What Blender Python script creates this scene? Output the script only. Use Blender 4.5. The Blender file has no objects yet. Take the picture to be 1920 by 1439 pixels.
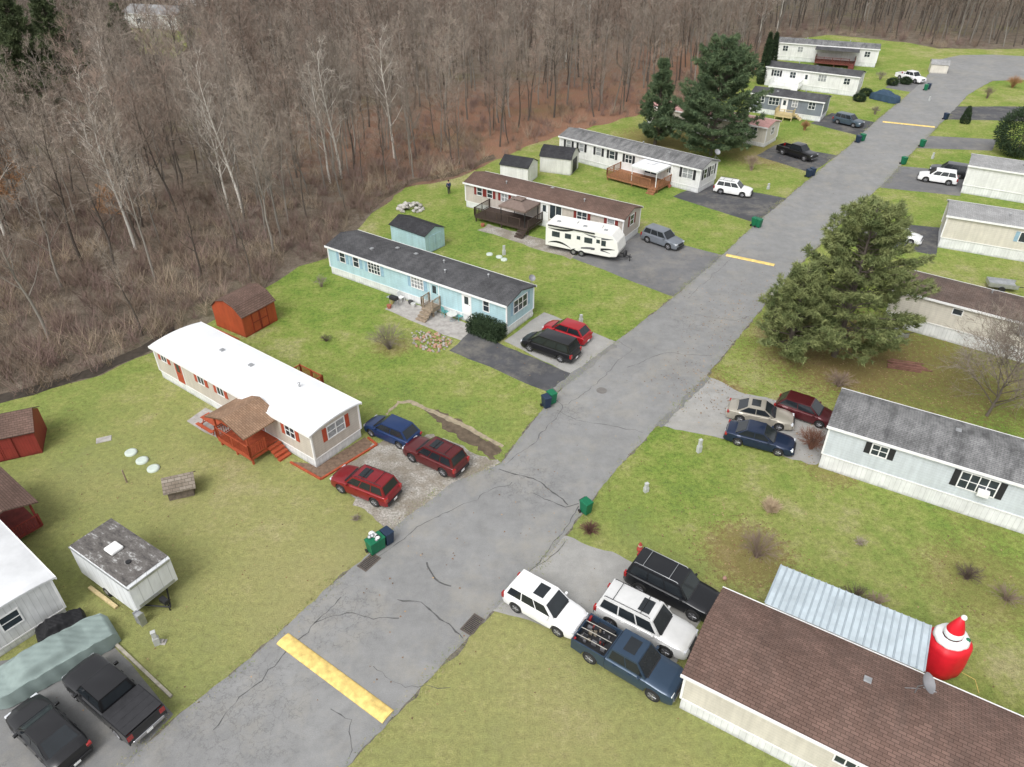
import bpy, math, random
import numpy as np
from mathutils import Vector, Matrix
random.seed(7); RNG=np.random.default_rng(7)
# ---------------------------------------------------------------- survey (plan positions measured on the ground plane)
FP=1380.0; TH=math.radians(35); HC=34.0
CT,ST=math.cos(TH),math.sin(TH)
def G(u,v,z=0.0):
    a=(u-960)/FP; b=(v-719.5)/FP
    t=(HC-z)/(ST+b*CT)
    return Vector((a*t,(CT-b*ST)*t,z))
def inview(x,y,z,mx=60,my=60):
    d=y*CT+(HC-z)*ST
    if d<1: return False
    u=960+FP*x/d; v=719.5+FP*(-y*ST+(HC-z)*CT)/d
    return -mx<u<1920+mx and -my<v<1439+my
COL=bpy.context.scene.collection
# ---------------------------------------------------------------- materials
MATS={}
def nodes(name):
    m=bpy.data.materials.new(name); m.use_nodes=True
    nt=m.node_tree; b=nt.nodes['Principled BSDF']
    return m,nt,b
def L_(nt,a,b): nt.links.new(a,b)
def c4(c): return (c[0],c[1],c[2],1)
def noise(nt,co,scale,detail=4,rough=.6):
    n=nt.nodes.new('ShaderNodeTexNoise'); n.inputs['Scale'].default_value=scale
    n.inputs['Detail'].default_value=detail; n.inputs['Roughness'].default_value=rough
    L_(nt,co,n.inputs['Vector']); return n.outputs['Fac']
def ramp(nt,f,stops,interp='LINEAR'):
    r=nt.nodes.new('ShaderNodeValToRGB'); r.color_ramp.interpolation=interp
    e=r.color_ramp.elements
    while len(e)<len(stops): e.new(.5)
    for i,(p,c) in enumerate(stops):
        e[i].position=p; e[i].color=c4(c) if not isinstance(c,(int,float)) else (c,c,c,1)
    L_(nt,f,r.inputs['Fac']); return r.outputs['Color']
def mix(nt,f,a,b,mode='MIX'):
    n=nt.nodes.new('ShaderNodeMix'); n.data_type='RGBA'; n.blend_type=mode
    for s,x in ((n.inputs[0],f),(n.inputs[6],a),(n.inputs[7],b)):
        if isinstance(x,(int,float)): s.default_value=x
        elif isinstance(x,tuple): s.default_value=c4(x)
        else: L_(nt,x,s)
    return n.outputs[2]
def math_(nt,op,a,b=None,clamp=False):
    n=nt.nodes.new('ShaderNodeMath'); n.operation=op; n.use_clamp=clamp
    for i,x in enumerate((a,b)):
        if x is None: continue
        if isinstance(x,(int,float)): n.inputs[i].default_value=x
        else: L_(nt,x,n.inputs[i])
    return n.outputs[0]
def objco(nt): return nt.nodes.new('ShaderNodeTexCoord').outputs['Object']
def bump(nt,b,h,strength=.3,dist=.05):
    n=nt.nodes.new('ShaderNodeBump'); n.inputs['Strength'].default_value=strength; n.inputs['Distance'].default_value=dist
    L_(nt,h,n.inputs['Height']); L_(nt,n.outputs[0],b.inputs['Normal'])
def M(name,col,rough=.7,var=.15,scale=3,metal=0,coat=0,bp=0,spec=.4):
    if name in MATS: return MATS[name]
    m,nt,b=nodes(name); co=objco(nt)
    f=noise(nt,co,scale,5)
    lo=tuple(c*(1-var) for c in col); hi=tuple(min(1,c*(1+var)) for c in col)
    L_(nt,ramp(nt,f,[(.3,lo),(.7,hi)]),b.inputs['Base Color'])
    b.inputs['Roughness'].default_value=rough; b.inputs['Metallic'].default_value=metal
    b.inputs['Coat Weight'].default_value=coat; b.inputs['Coat Roughness'].default_value=.08
    b.inputs['Specular IOR Level'].default_value=spec
    if bp: bump(nt,b,noise(nt,co,scale*6,4),bp,.02)
    MATS[name]=m; return m
def siding(name,col,pitch=.2,vert=False,dirt=.12):
    if name in MATS: return MATS[name]
    m,nt,b=nodes(name); co=objco(nt)
    s=nt.nodes.new('ShaderNodeSeparateXYZ'); L_(nt,co,s.inputs[0])
    z=s.outputs['Z'] if not vert else math_(nt,'ADD',s.outputs['X'],s.outputs['Y'])
    fr=math_(nt,'FRACT',math_(nt,'DIVIDE',z,pitch))
    line=ramp(nt,fr,[(0,.62),(.1,.96),(1,1)])
    n=noise(nt,co,.8,5); base=ramp(nt,n,[(.3,tuple(c*(1-dirt) for c in col)),(.65,col)])
    mp=nt.nodes.new('ShaderNodeMapping'); mp.inputs['Scale'].default_value=(2.2,2.2,.25); L_(nt,co,mp.inputs[0])
    base=mix(nt,1.0,base,ramp(nt,noise(nt,mp.outputs[0],1.5,5,.7),[(.35,.86),(.6,1.0)]),'MULTIPLY')
    low=ramp(nt,math_(nt,'ADD',s.outputs['Z'],math_(nt,'MULTIPLY',noise(nt,co,2.5,4),.5)),[(.18,.55),(.5,1.0)])
    base=mix(nt,1.0,base,low,'MULTIPLY')
    L_(nt,mix(nt,1.0,base,line,'MULTIPLY'),b.inputs['Base Color'])
    b.inputs['Roughness'].default_value=.55; bump(nt,b,fr,.5,.02)
    MATS[name]=m; return m
def shingle(name,c1,c2,stain=(.03,.03,.03),streak=.5):
    if name in MATS: return MATS[name]
    m,nt,b=nodes(name); co=objco(nt)
    br=nt.nodes.new('ShaderNodeTexBrick'); L_(nt,co,br.inputs['Vector'])
    br.inputs['Scale'].default_value=1; br.inputs['Brick Width'].default_value=.34; br.inputs['Row Height'].default_value=.15
    br.inputs['Mortar Size'].default_value=.012; br.inputs['Color1'].default_value=c4(c1); br.inputs['Color2'].default_value=c4(c2)
    br.inputs['Mortar'].default_value=c4(tuple(x*.45 for x in c1)); br.inputs['Bias'].default_value=-.1
    mp=nt.nodes.new('ShaderNodeMapping'); mp.inputs['Scale'].default_value=(.9,.18,1); L_(nt,co,mp.inputs[0])
    st=noise(nt,mp.outputs[0],1.4,6,.7)
    f=ramp(nt,st,[(.42,0.0),(.7,streak)])
    c=mix(nt,f,br.outputs['Color'],stain)
    f2=noise(nt,co,.5,4); c=mix(nt,1.0,c,ramp(nt,f2,[(.3,.75),(.7,1.15)]),'MULTIPLY')
    L_(nt,c,b.inputs['Base Color']); b.inputs['Roughness'].default_value=.9; b.inputs['Specular IOR Level'].default_value=.25
    bump(nt,b,br.outputs['Fac'],-.4,.02); MATS[name]=m; return m
def radial(nt,co,c,r,nf,amp=.5):
    v=nt.nodes.new('ShaderNodeVectorMath'); v.operation='DISTANCE'; L_(nt,co,v.inputs[0]); v.inputs[1].default_value=(c[0],c[1],0)
    d=math_(nt,'DIVIDE',v.outputs['Value'],r)
    d=math_(nt,'ADD',d,math_(nt,'MULTIPLY',math_(nt,'SUBTRACT',nf,.5),amp*2))
    return math_(nt,'SUBTRACT',1.0,d,True)
LITTER=((1560,655,8,.5),(1400,1040,3.2,.55),(1680,690,10,.42),(1880,700,9,.3),(1560,880,2.2,.4),(735,650,2,.35),(1840,1090,4,.3),(1430,285,8,.5),(1250,262,9,.6),(1840,960,3,.2),(1350,740,2.5,.7),(1300,700,3,.4))
def grass_mat():
    m,nt,b=nodes('lawn_grass'); co=objco(nt)
    n1=noise(nt,co,.07,4,.6); n2=noise(nt,co,.45,7,.8); n3=noise(nt,co,3.0,6,.8); n4=noise(nt,co,12,4,.85)
    a=math_(nt,'ADD',math_(nt,'MULTIPLY',n1,.45),math_(nt,'MULTIPLY',n2,.55))
    c=ramp(nt,a,[(.38,(.120,.205,.036)),(.46,(.185,.260,.052)),(.53,(.255,.290,.080)),(.62,(.36,.335,.165))])
    c=mix(nt,1.0,c,ramp(nt,n3,[(.34,.60),(.5,1.0),(.66,1.34)]),'MULTIPLY')
    c=mix(nt,ramp(nt,n4,[(.34,.5),(.5,0.0)]),c,(.08,.105,.028))
    c=mix(nt,ramp(nt,n4,[(.56,0.0),(.70,.45)]),c,(.43,.40,.22))
    for (u,v,r,k) in ((520,1180,26,.34),(1100,1400,16,.28),(150,900,18,.26),(1600,1200,15,.12),(640,1080,7,.3)):
        rr=radial(nt,co,G(u,v),r,n2,.6)
        c=mix(nt,math_(nt,'MULTIPLY',rr,k*1.6,True),c,mix(nt,n3,(.25,.215,.10),(.46,.395,.22)))
    for (u,v,r,k) in LITTER:
        rr=radial(nt,co,G(u,v),r,n3,1.1)
        c=mix(nt,math_(nt,'MULTIPLY',math_(nt,'MULTIPLY',rr,2.5,True),k,True),c,mix(nt,n4,(.12,.07,.035),(.30,.18,.10)))
    L_(nt,c,b.inputs['Base Color']); b.inputs['Roughness'].default_value=.95; b.inputs['Specular IOR Level'].default_value=.1
    h=math_(nt,'ADD',math_(nt,'MULTIPLY',n3,.6),n4); bump(nt,b,h,.6,.12)
    return m
def forest_mat():
    m,nt,b=nodes('forest_floor'); co=objco(nt)
    n1=noise(nt,co,.06,5); n2=noise(nt,co,.5,7,.8); n3=noise(nt,co,5,4,.8)
    c=ramp(nt,n2,[(.3,(.090,.072,.055)),(.5,(.175,.142,.11)),(.7,(.27,.23,.185))])
    for (u,v,r,k) in ((980,250,38,1.3),(1150,200,32,1.3),(700,260,22,.8),(1330,120,36,1.1)):
        rr=radial(nt,co,G(u,v),r,n2,.9)
        c=mix(nt,math_(nt,'MULTIPLY',rr,k,True),c,mix(nt,n3,(.14,.078,.052),(.40,.225,.15)))
    c=mix(nt,ramp(nt,n2,[(.55,0.0),(.68,.45)]),c,(.20,.17,.13))
    c=mix(nt,ramp(nt,n1,[(.55,0.0),(.7,.4)]),c,(.17,.18,.07))
    c=mix(nt,1.0,c,ramp(nt,n3,[(.3,.6),(.7,1.3)]),'MULTIPLY')
    L_(nt,c,b.inputs['Base Color']); b.inputs['Roughness'].default_value=1; b.inputs['Specular IOR Level'].default_value=.1
    bump(nt,b,n3,.8,.15); return m
def asphalt(name,base,var=.2,crack=.5,patch=.3,cs=.16,spots=()):
    m,nt,b=nodes(name); co=objco(nt)
    n1=noise(nt,co,.12,4); n2=noise(nt,co,.9,7,.75); n3=noise(nt,co,20,3,.8)
    c=ramp(nt,n1,[(.3,tuple(x*(1-var) for x in base)),(.7,tuple(x*(1+var) for x in base))])
    c=mix(nt,1.0,c,ramp(nt,n2,[(.3,.84),(.7,1.12)]),'MULTIPLY')
    c=mix(nt,1.0,c,ramp(nt,n3,[(.25,.8),(.75,1.18)]),'MULTIPLY')
    c=mix(nt,ramp(nt,noise(nt,co,.25,6,.78),[(.48,0.0),(.68,.35)]),c,(.35,.32,.26))
    w=nt.nodes.new('ShaderNodeVectorMath'); w.operation='ADD'
    nn=nt.nodes.new('ShaderNodeTexNoise'); nn.inputs['Scale'].default_value=.7; nn.inputs['Detail'].default_value=6; nn.inputs['Roughness'].default_value=.65; L_(nt,co,nn.inputs['Vector'])
    sc=nt.nodes.new('ShaderNodeVectorMath'); sc.operation='SCALE'; L_(nt,nn.outputs['Color'],sc.inputs[0]); sc.inputs['Scale'].default_value=2.4
    L_(nt,co,w.inputs[0]); L_(nt,sc.outputs[0],w.inputs[1])
    for s,th,k,seed,ms in ((cs,.0022,crack,.56,.11),(cs*9,.022,crack,.80,.17)):
        v=nt.nodes.new('ShaderNodeTexVoronoi'); v.feature='DISTANCE_TO_EDGE'; v.inputs['Scale'].default_value=s; L_(nt,w.outputs[0],v.inputs['Vector'])
        e=ramp(nt,v.outputs['Distance'],[(0,1.0),(th,.7),(th*1.8,0.0)])
        msk=ramp(nt,noise(nt,co,ms,3),[(seed-.03,0.0),(seed+.05,1.0)])
        if s!=cs:
            for (u_,v_,r_) in spots:
                msk=math_(nt,'ADD',msk,math_(nt,'MULTIPLY',radial(nt,co,G(u_,v_),r_,n2,1.3),2.0,True),True)
        c=mix(nt,math_(nt,'MULTIPLY',math_(nt,'MULTIPLY',e,msk),k),c,tuple(x*.35 for x in base))
    c=mix(nt,ramp(nt,noise(nt,co,.33,6,.75),[(.54,0.0),(.68,patch)]),c,tuple(x*.68 for x in base))
    L_(nt,c,b.inputs['Base Color']); b.inputs['Roughness'].default_value=.85; b.inputs['Specular IOR Level'].default_value=.25
    bump(nt,b,n3,.25,.01); return m
def gravel_mat():
    m,nt,b=nodes('gravel'); co=objco(nt)
    v=nt.nodes.new('ShaderNodeTexVoronoi'); v.inputs['Scale'].default_value=7; L_(nt,co,v.inputs['Vector'])
    n=noise(nt,co,.7,5); n3=noise(nt,co,7,4,.8)
    c=ramp(nt,n3,[(.32,(.14,.125,.105)),(.66,(.50,.475,.43))]); c=mix(nt,ramp(nt,n,[(.42,0.0),(.58,.7)]),c,(.18,.15,.11))
    L_(nt,c,b.inputs['Base Color']); b.inputs['Roughness'].default_value=.95; bump(nt,b,v.outputs['Distance'],.8,.03); return m
# ---------------------------------------------------------------- mesh builder
class MB:
    def __init__(s): s.v=[];s.f=[];s.m=[];s.s=[]
    def add(s,vs,fs,mi=0,sm=False):
        o=len(s.v); s.v.extend([tuple(v) for v in vs])
        for f in fs: s.f.append(tuple(i+o for i in f)); s.m.append(mi); s.s.append(sm)
    def box(s,x0,x1,y0,y1,z0,z1,mi=0,fm=None):
        vs=[(x,y,z) for x in (x0,x1) for y in (y0,y1) for z in (z0,z1)]
        if fm: vs=[fm(*v) for v in vs]
        s.add(vs,[(0,1,3,2),(4,6,7,5),(0,4,5,1),(2,3,7,6),(0,2,6,4),(1,5,7,3)],mi)
    def extr(s,prof,x0,x1,mi=0,sm=False,fm=None):
        n=len(prof); vs=[(x0,a,b) for a,b in prof]+[(x1,a,b) for a,b in prof]
        if fm: vs=[fm(*v) for v in vs]
        s.add(vs,[tuple(range(n)),tuple(range(2*n-1,n-1,-1))],mi)
        s.add(vs,[(i,(i+1)%n,n+(i+1)%n,n+i) for i in range(n)],mi,sm)
    def tube(s,pts,rad,n=6,mi=0,sm=True,cap=True):
        pts=[Vector(p) for p in pts]; vs=[]; k=len(pts)
        for i,p in enumerate(pts):
            d=(pts[min(i+1,k-1)]-pts[max(i-1,0)]); d=d.normalized() if d.length>1e-9 else Vector((0,0,1))
            a=d.cross(Vector((0,0,1)) if abs(d.z)<.9 else Vector((1,0,0))).normalized(); b=d.cross(a)
            r=rad[i] if isinstance(rad,(list,tuple)) else rad
            for j in range(n):
                t=2*math.pi*j/n; vs.append(p+a*(r*math.cos(t))+b*(r*math.sin(t)))
        fs=[(i*n+j,i*n+(j+1)%n,(i+1)*n+(j+1)%n,(i+1)*n+j) for i in range(k-1) for j in range(n)]
        s.add(vs,fs,mi,sm)
        if cap: s.add([vs[j] for j in range(n)],[tuple(range(n))],mi); s.add([vs[(k-1)*n+j] for j in range(n)],[tuple(range(n))],mi)
    def ball(s,c,r,n=8,mi=0,jit=0,sq=(1,1,1)):
        vs=[];fs=[]
        for i in range(n+1):
            ph=math.pi*i/n
            for j in range(2*n):
                t=math.pi*j/n; q=1+random.uniform(-jit,jit)
                vs.append((c[0]+r*sq[0]*q*math.sin(ph)*math.cos(t),c[1]+r*sq[1]*q*math.sin(ph)*math.sin(t),c[2]+r*sq[2]*q*math.cos(ph)))
        for i in range(n):
            for j in range(2*n): fs.append((i*2*n+j,(i+1)*2*n+j,(i+1)*2*n+(j+1)%(2*n),i*2*n+(j+1)%(2*n)))
        s.add(vs,fs,mi,True)
    def mesh(s,name,mats,recalc=True):
        me=bpy.data.meshes.new(name); me.from_pydata(s.v,[],s.f)
        for m in mats: me.materials.append(m)
        me.polygons.foreach_set('material_index',s.m); me.polygons.foreach_set('use_smooth',s.s)
        if recalc and len(s.f)<20000:
            import bmesh
            bm=bmesh.new(); bm.from_mesh(me); bmesh.ops.recalc_face_normals(bm,faces=bm.faces); bm.to_mesh(me); bm.free()
        me.update(); return me
def put(me,name,parent=None,label=None,cat=None,kind=None,group=None,loc=None,bevel=0,seg=2):
    o=bpy.data.objects.new(name,me); COL.objects.link(o)
    if parent: o.parent=parent
    if loc is not None: o.location=loc
    if label: o['label']=label
    if cat: o['category']=cat
    if kind: o['kind']=kind
    if group: o['group']=group
    if bevel:
        b=o.modifiers.new('b','BEVEL'); b.width=bevel; b.segments=seg; b.limit_method='ANGLE'; b.angle_limit=math.radians(30)
    return o
def part(mb,name,parent,mats,bevel=0,seg=2,**k): return put(mb.mesh(name,mats if isinstance(mats,list) else [mats]),name,parent,bevel=bevel,seg=seg,**k)
def root(name,label,cat,loc,rot=0,group=None,parent=None):
    o=bpy.data.objects.new(name,None); COL.objects.link(o); o.location=loc; o.rotation_euler[2]=rot; o.empty_display_size=.3
    if parent: o.parent=parent
    if label: o['label']=label
    if cat: o['category']=cat
    if group: o['group']=group
    return o
# ---------------------------------------------------------------- common materials
WHITE=M('white_trim',(.78,.78,.77),.5,.06); GLASS=M('window_glass',(.035,.045,.055),.1,.3,1.5,spec=.6)
CURT=M('curtained_glass',(.28,.29,.30),.15,.35,3,spec=.6)
BLACK=M('black_plastic',(.02,.02,.022),.5,.2); RUBBER=M('tyre_rubber',(.022,.022,.022),.85,.2); CHROME=M('chrome',(.6,.6,.62),.2,.05,metal=1)
RIM=M('alloy_rim',(.42,.42,.44),.3,.1,metal=.8); CARGL=M('car_glass',(.018,.022,.026),.08,.2,1,spec=.55)
HEADL=M('headlamp_lens',(.6,.62,.65),.12,.1,coat=1); TAILL=M('taillight_lens',(.32,.012,.012),.15,.2,coat=1)
REDW=M('red_stained_wood',(.36,.072,.030),.7,.25,5,bp=.2); WOOD=M('weathered_wood',(.28,.22,.16),.85,.3,5,bp=.3); DWOOD=M('dark_stained_wood',(.055,.038,.030),.7,.3,5,bp=.2)
BROWNW=M('brown_deck_wood',(.28,.13,.065),.75,.3,5,bp=.2); TANW=M('new_pine_wood',(.55,.44,.24),.75,.2,5)
SKIRT=siding('white_skirting',(.80,.81,.81),.3,True,.18)
CONC=M('concrete',(.36,.34,.32),.9,.25,2,bp=.3); GREENB=M('green_bin_plastic',(.006,.13,.06),.45,.15); NAVYB=M('navy_bin_plastic',(.015,.03,.06),.45,.2)
METAL=M('galvanised_metal',(.42,.43,.44),.4,.2,metal=.6)
# ---------------------------------------------------------------- ground sheets
def sheet(name,pts,z,mat,jit=0,step=1.0,kind='structure',grow=0):
    P=[G(*p) for p in pts]; out=[]
    area=sum(P[i].x*P[(i+1)%len(P)].y-P[(i+1)%len(P)].x*P[i].y for i in range(len(P)))
    sg=-1 if area>0 else 1
    for i,p in enumerate(P):
        q=P[(i+1)%len(P)]; n=max(1,min(400,int((q-p).length/step))) if jit else 1
        d=(q-p).normalized(); nn=Vector((-d.y,d.x,0))
        w=0
        for j in range(n):
            w=w*.6+random.gauss(0,jit)
            out.append(p.lerp(q,j/n)+(nn*(w+sg*grow) if j or grow else Vector((0,0,0))))
    mb=MB(); mb.add([(p.x,p.y,0) for p in out],[tuple(range(len(out)))])
    o=put(mb.mesh(name,[mat],False),name,kind=kind); o.location.z=z
    me=o.data
    if me.polygons[0].normal.z<0: me.flip_normals()
    return o
FOREST=forest_mat(); GRASS=grass_mat()
mb=MB(); mb.add([(-3000,-500,0),(3000,-500,0),(3000,4000,0),(-3000,4000,0)],[(0,1,2,3)])
put(mb.mesh('ground',[FOREST]),'ground',kind='structure')
LAWN=[(-420,905),(-200,830),(0,757),(150,715),(290,660),(335,625),(420,590),(520,528),(560,500),(620,482),(690,408),(760,352),(850,336),(930,300),(1060,250),(1200,215),(1300,190),(1400,150),(1440,112),(1455,78),(1560,66),(1700,80),(1760,92),(1920,92),(2300,80),(2700,300),(2700,1800),(-500,1800)]
sheet('lawn',LAWN,.004,GRASS,.25,1.5)
ROAD=asphalt('road_asphalt',(.235,.235,.232),.10,.45,.28,spots=((450,1330,4.2),(640,1150,3),(990,905,3),(1060,775,2),(1290,610,2)))
DARK=asphalt('dark_driveway_asphalt',(.075,.076,.082),.15,.1,.3)
MID=asphalt('grey_driveway_asphalt',(.155,.155,.158),.15,.3,.3)
PATCH=asphalt('patched_road_asphalt',(.19,.19,.188),.12,.5,.3)
PALE=asphalt('pale_concrete_paving',(.32,.315,.30),.12,.4,.4,.3)
SHOULD=M('crumbled_road_edge',(.14,.125,.10),.95,.45,3,bp=.6)
GRAV=gravel_mat(); MUD=M('mud',(.11,.083,.056),.9,.4,2,bp=.5)
ROADP=[(120,1560),(235,1439),(330,1345),(430,1268),(520,1190),(600,1115),(690,1040),(745,985),(850,905),(940,868),(1015,772),(1060,722),(1150,645),(1270,552),(1350,483),(1420,417),(1475,372),(1530,325),(1590,276),(1645,225),(1700,180),(1735,148),(1750,128),(1762,112),(1800,104),(1860,103),(1960,108),(2100,120),(2060,150),(1925,150),(1860,152),(1815,178),(1780,215),(1738,258),(1700,298),(1660,342),(1600,395),(1500,497),(1420,590),(1325,705),(1235,797),(1160,875),(1075,985),(1050,1015),(925,1145),(760,1320),(650,1439),(560,1560)]
sheet('road_shoulder',ROADP,.006,SHOULD,.06,.3,grow=.04)
sheet('road',ROADP,.020,ROAD,.035,.3)
sheet('driveway',[(-300,1310),(-60,1250),(60,1235),(205,1203),(325,1340),(235,1445),(150,1560),(-300,1560)],.008,PATCH,.05)
sheet('driveway',[(628,892),(655,868),(700,830),(800,815),(850,830),(940,868),(850,935),(740,1000),(690,962)],.010,GRAV,.16,.4)
sheet('driveway',[(842,658),(882,622),(1078,703),(1040,740)],.012,DARK,.05)
sheet('driveway',[(945,640),(1020,586),(1160,643),(1072,705)],.010,PALE,.05)
sheet('patio',[(722,580),(748,558),(890,612),(868,640)],.008,CONC,.08)
sheet('driveway',[(1070,483),(1195,437),(1360,480),(1262,557)],.010,MID,.04)
sheet('driveway',[(895,432),(915,420),(1090,470),(1070,487)],.012,GRAV,.1)
sheet('driveway',[(1262,369),(1320,343),(1480,373),(1420,420)],.010,DARK,.04)
sheet('driveway',[(1418,292),(1455,272),(1570,292),(1520,325)],.010,DARK,.04)
sheet('driveway',[(1520,232),(1560,212),(1650,232),(1612,255)],.010,DARK,.04)
sheet('driveway',[(1660,165),(1680,150),(1745,160),(1720,175)],.010,MID,.04)
sheet('driveway',[(1045,1005),(1062,1005),(1190,1057),(1345,1120),(1255,1260),(1080,1195),(920,1145)],.010,PALE,.08,.5)
sheet('driveway',[(1310,712),(1330,708),(1375,730),(1575,785),(1530,872),(1350,822),(1225,797)],.010,PALE,.08,.5)
sheet('driveway',[(1650,415),(1770,428),(1755,480),(1600,452),(1560,440)],.010,DARK,.04)
sheet('driveway',[(1672,318),(1690,312),(1820,325),(1800,368),(1650,352)],.010,MID,.04)
sheet('driveway',[(1790,200),(1930,200),(1930,228),(1760,224)],.010,DARK,.04)
sheet('driveway',[(1740,255),(1870,262),(1860,283),(1715,278)],.010,MID,.04)
sheet('patio',[(350,790),(385,765),(470,805),(440,840)],.008,CONC,.06)
sheet('ditch',[(-200,835),(0,757),(150,712),(290,655),(330,622),(325,612),(280,640),(145,700),(0,740),(-200,815)],.012,M('dark_wet_mud',(.05,.04,.03),.6,.4,2,bp=.5),.25)
sheet('ditch',[(690,402),(760,348),(850,332),(930,297),(925,290),(848,322),(752,340),(684,392)],.012,MUD,.2)
sheet('meadow',[(190,40),(330,25),(380,60),(330,110),(240,95)],.006,GRASS,.3,2)
sheet('mud_track',[(795,770),(822,768),(880,800),(938,840),(930,862),(895,845),(850,812)],.012,MUD,.16,.3)
sheet('dirt_strip',[(722,777),(745,752),(768,750),(850,785),(945,836),(941,840),(847,792),(765,756),(748,757),(727,779)],.014,M('pale_dirt',(.31,.26,.18),.95,.35,2.5,bp=.4),.05,.25)
sheet('patched_asphalt',[(1230,797),(1325,705),(1333,711),(1240,802)],.024,PATCH,.06,.3)
sheet('patched_asphalt',[(1037,728),(1150,645),(1157,649),(1044,736)],.024,PATCH,.06,.3)
TAR=M('tar_crack',(.085,.084,.082),.8,.35,5)
def crack(pts,w=.07,z=.0245,amp=.06):
    P=[G(*p) for p in pts]; out=[P[0]]
    for a,b in zip(P,P[1:]):
        n=max(2,int((b-a).length/.3)); d=(b-a).normalized(); nn=Vector((-d.y,d.x,0)); o=0
        for j in range(1,n+1): o=o*.75+random.gauss(0,amp); out.append(a.lerp(b,j/n)+nn*(o if j<n else 0))
    L=[];R=[]
    for i,p in enumerate(out):
        d=(out[min(i+1,len(out)-1)]-out[max(0,i-1)]).normalized(); nn=Vector((-d.y,d.x,0))*w*.36*random.uniform(.3,1.3)
        L.append(p+nn);R.append(p-nn)
    mb=MB(); n=len(out); mb.add([(p.x,p.y,0) for p in L+R],[(i,i+1,n+i+1,n+i) for i in range(n-1)])
    o=put(mb.mesh('road_crack',[TAR],False),'road_crack',kind='structure'); o.location.z=z
random.seed(44)
for pts,w in (([(745,1125),(790,1130),(825,1162),(868,1198)],.13),([(800,1055),(815,1085),(846,1100)],.15),([(590,1168),(650,1150),(700,1162),(748,1160)],.09),([(935,880),(1000,898),(1065,948)],.14),([(1000,925),(1060,952),(1085,945)],.09),([(1045,770),(1090,790),(1150,800),(1205,812)],.06),
  ([(1005,1060),(1050,1005),(1085,950)],.08),([(400,1370),(460,1300),(560,1200),(640,1120)],.08),([(700,1055),(790,985),(900,930),(960,905)],.06),([(1300,590),(1380,602),(1412,592)],.06),([(1175,690),(1250,662),(1335,668)],.06),
  ([(1030,740),(1055,765),(1005,830),(950,870)],.07),([(1160,640),(1185,655),(1120,720),(1065,760)],.05),([(845,1290),(760,1290),(700,1250)],.04),([(620,1330),(660,1350),(655,1420)],.06),([(1290,560),(1350,505),(1395,465)],.05),([(960,1100),(1010,1060),(1060,1015)],.05)):
    crack(pts,w)
# ---------------------------------------------------------------- speed bumps, drains
YEL=M('worn_yellow_paint',(.70,.51,.17),.75,.28,3)
def bump_strip(a,b,w):
    A=G(*a);B=G(*b); L=(B-A).length; r=math.atan2((B-A).y,(B-A).x)
    mb=MB(); prof=[(w/2*math.cos(t),.09*math.sin(t)) for t in [math.pi*i/8 for i in range(9)]]
    mb.extr(prof,0,L,0,True)
    o=part(mb,'speed_bump',None,YEL,label='worn yellow painted speed bump across the grey road',cat='speed bump',group='yellow speed bumps'); o.location=(A.x,A.y,.02); o.rotation_euler[2]=r
bump_strip((530,1198),(728,1345),.85); bump_strip((1362,479),(1452,498),.6); bump_strip((1655,229),(1752,239),.7)
def drain(u,v,r,L=1.3,W=.75):
    o=root('storm_drain','dark iron storm drain grate set in the road edge','drain',G(u,v)+Vector((0,0,.026)),r,'storm drains')
    mb=MB(); mb.box(-L/2,L/2,-W/2,-W/2+.06,0,.03);mb.box(-L/2,L/2,W/2-.06,W/2,0,.03);mb.box(-L/2,-L/2+.06,-W/2+.06,W/2-.06,0,.03);mb.box(L/2-.06,L/2,-W/2+.06,W/2-.06,0,.03)
    for i in range(11): x=-L/2+.12+i*(L-.24)/10; mb.box(x-.02,x+.02,-W/2+.06,W/2-.06,0,.022)
    part(mb,'grate',o,M('rusty_iron',(.12,.10,.085),.8,.3,6))
    mb=MB(); mb.box(-L/2+.05,L/2-.05,-W/2+.05,W/2-.05,.001,.006); part(mb,'opening',o,BLACK)
drain(692,1055,.95); drain(886,1172,.95)
mb=MB(); mb.tube([(0,0,0),(0,0,.012)],[.42,.42],24); o=part(mb,'manhole_cover',None,M('worn_iron',(.16,.15,.14),.7),label='round iron manhole cover flush in the road',cat='manhole cover'); o.location=G(1128,733)+Vector((0,0,.02))
# ---------------------------------------------------------------- houses
def mapface(face,L,W):
    if face=='F': return lambda s,n,z:(s,-n,z)
    if face=='G': return lambda s,n,z:(L+n,s,z)
    if face=='B': return lambda s,n,z:(s,W+n,z)
    return lambda s,n,z:(-n,s,z)
def window(par,fm,s,z,w,h,cols=2,rows=2,shut=None,glass=None):
    o=root('window',None,None,fm(s,0,z),0,parent=par)
    def f(a,n,c):
        p=fm(s+a,n,z+c); q=fm(s,0,z); return (p[0]-q[0],p[1]-q[1],p[2]-q[2])
    mb=MB(); t=.07
    mb.box(-w/2-t,w/2+t,.0,.05,-t,0,0,f);mb.box(-w/2-t,w/2+t,.0,.05,h,h+t,0,f);mb.box(-w/2-t,-w/2,.0,.05,0,h,0,f);mb.box(w/2,w/2+t,0,.05,0,h,0,f)
    for i in range(1,cols): x=-w/2+w*i/cols; mb.box(x-.03,x+.03,.012,.045,0,h,0,f)
    for i in range(1,rows): y=h*i/rows; mb.box(-w/2,w/2,.012,.04,y-.02,y+.02,0,f)
    part(mb,'frame',o,WHITE)
    mb=MB(); mb.box(-w/2,w/2,.002,.014,0,h,0,f); part(mb,'pane',o,glass or random.choice([GLASS,GLASS,CURT]))
    if shut:
        for sg in (-1,1):
            mb=MB(); c=sg*(w/2+t+.2); mb.box(c-.18,c+.18,.0,.04,-.04,h+.04,0,f); part(mb,'shutter',par,shut).location=fm(s,0,z)
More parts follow.
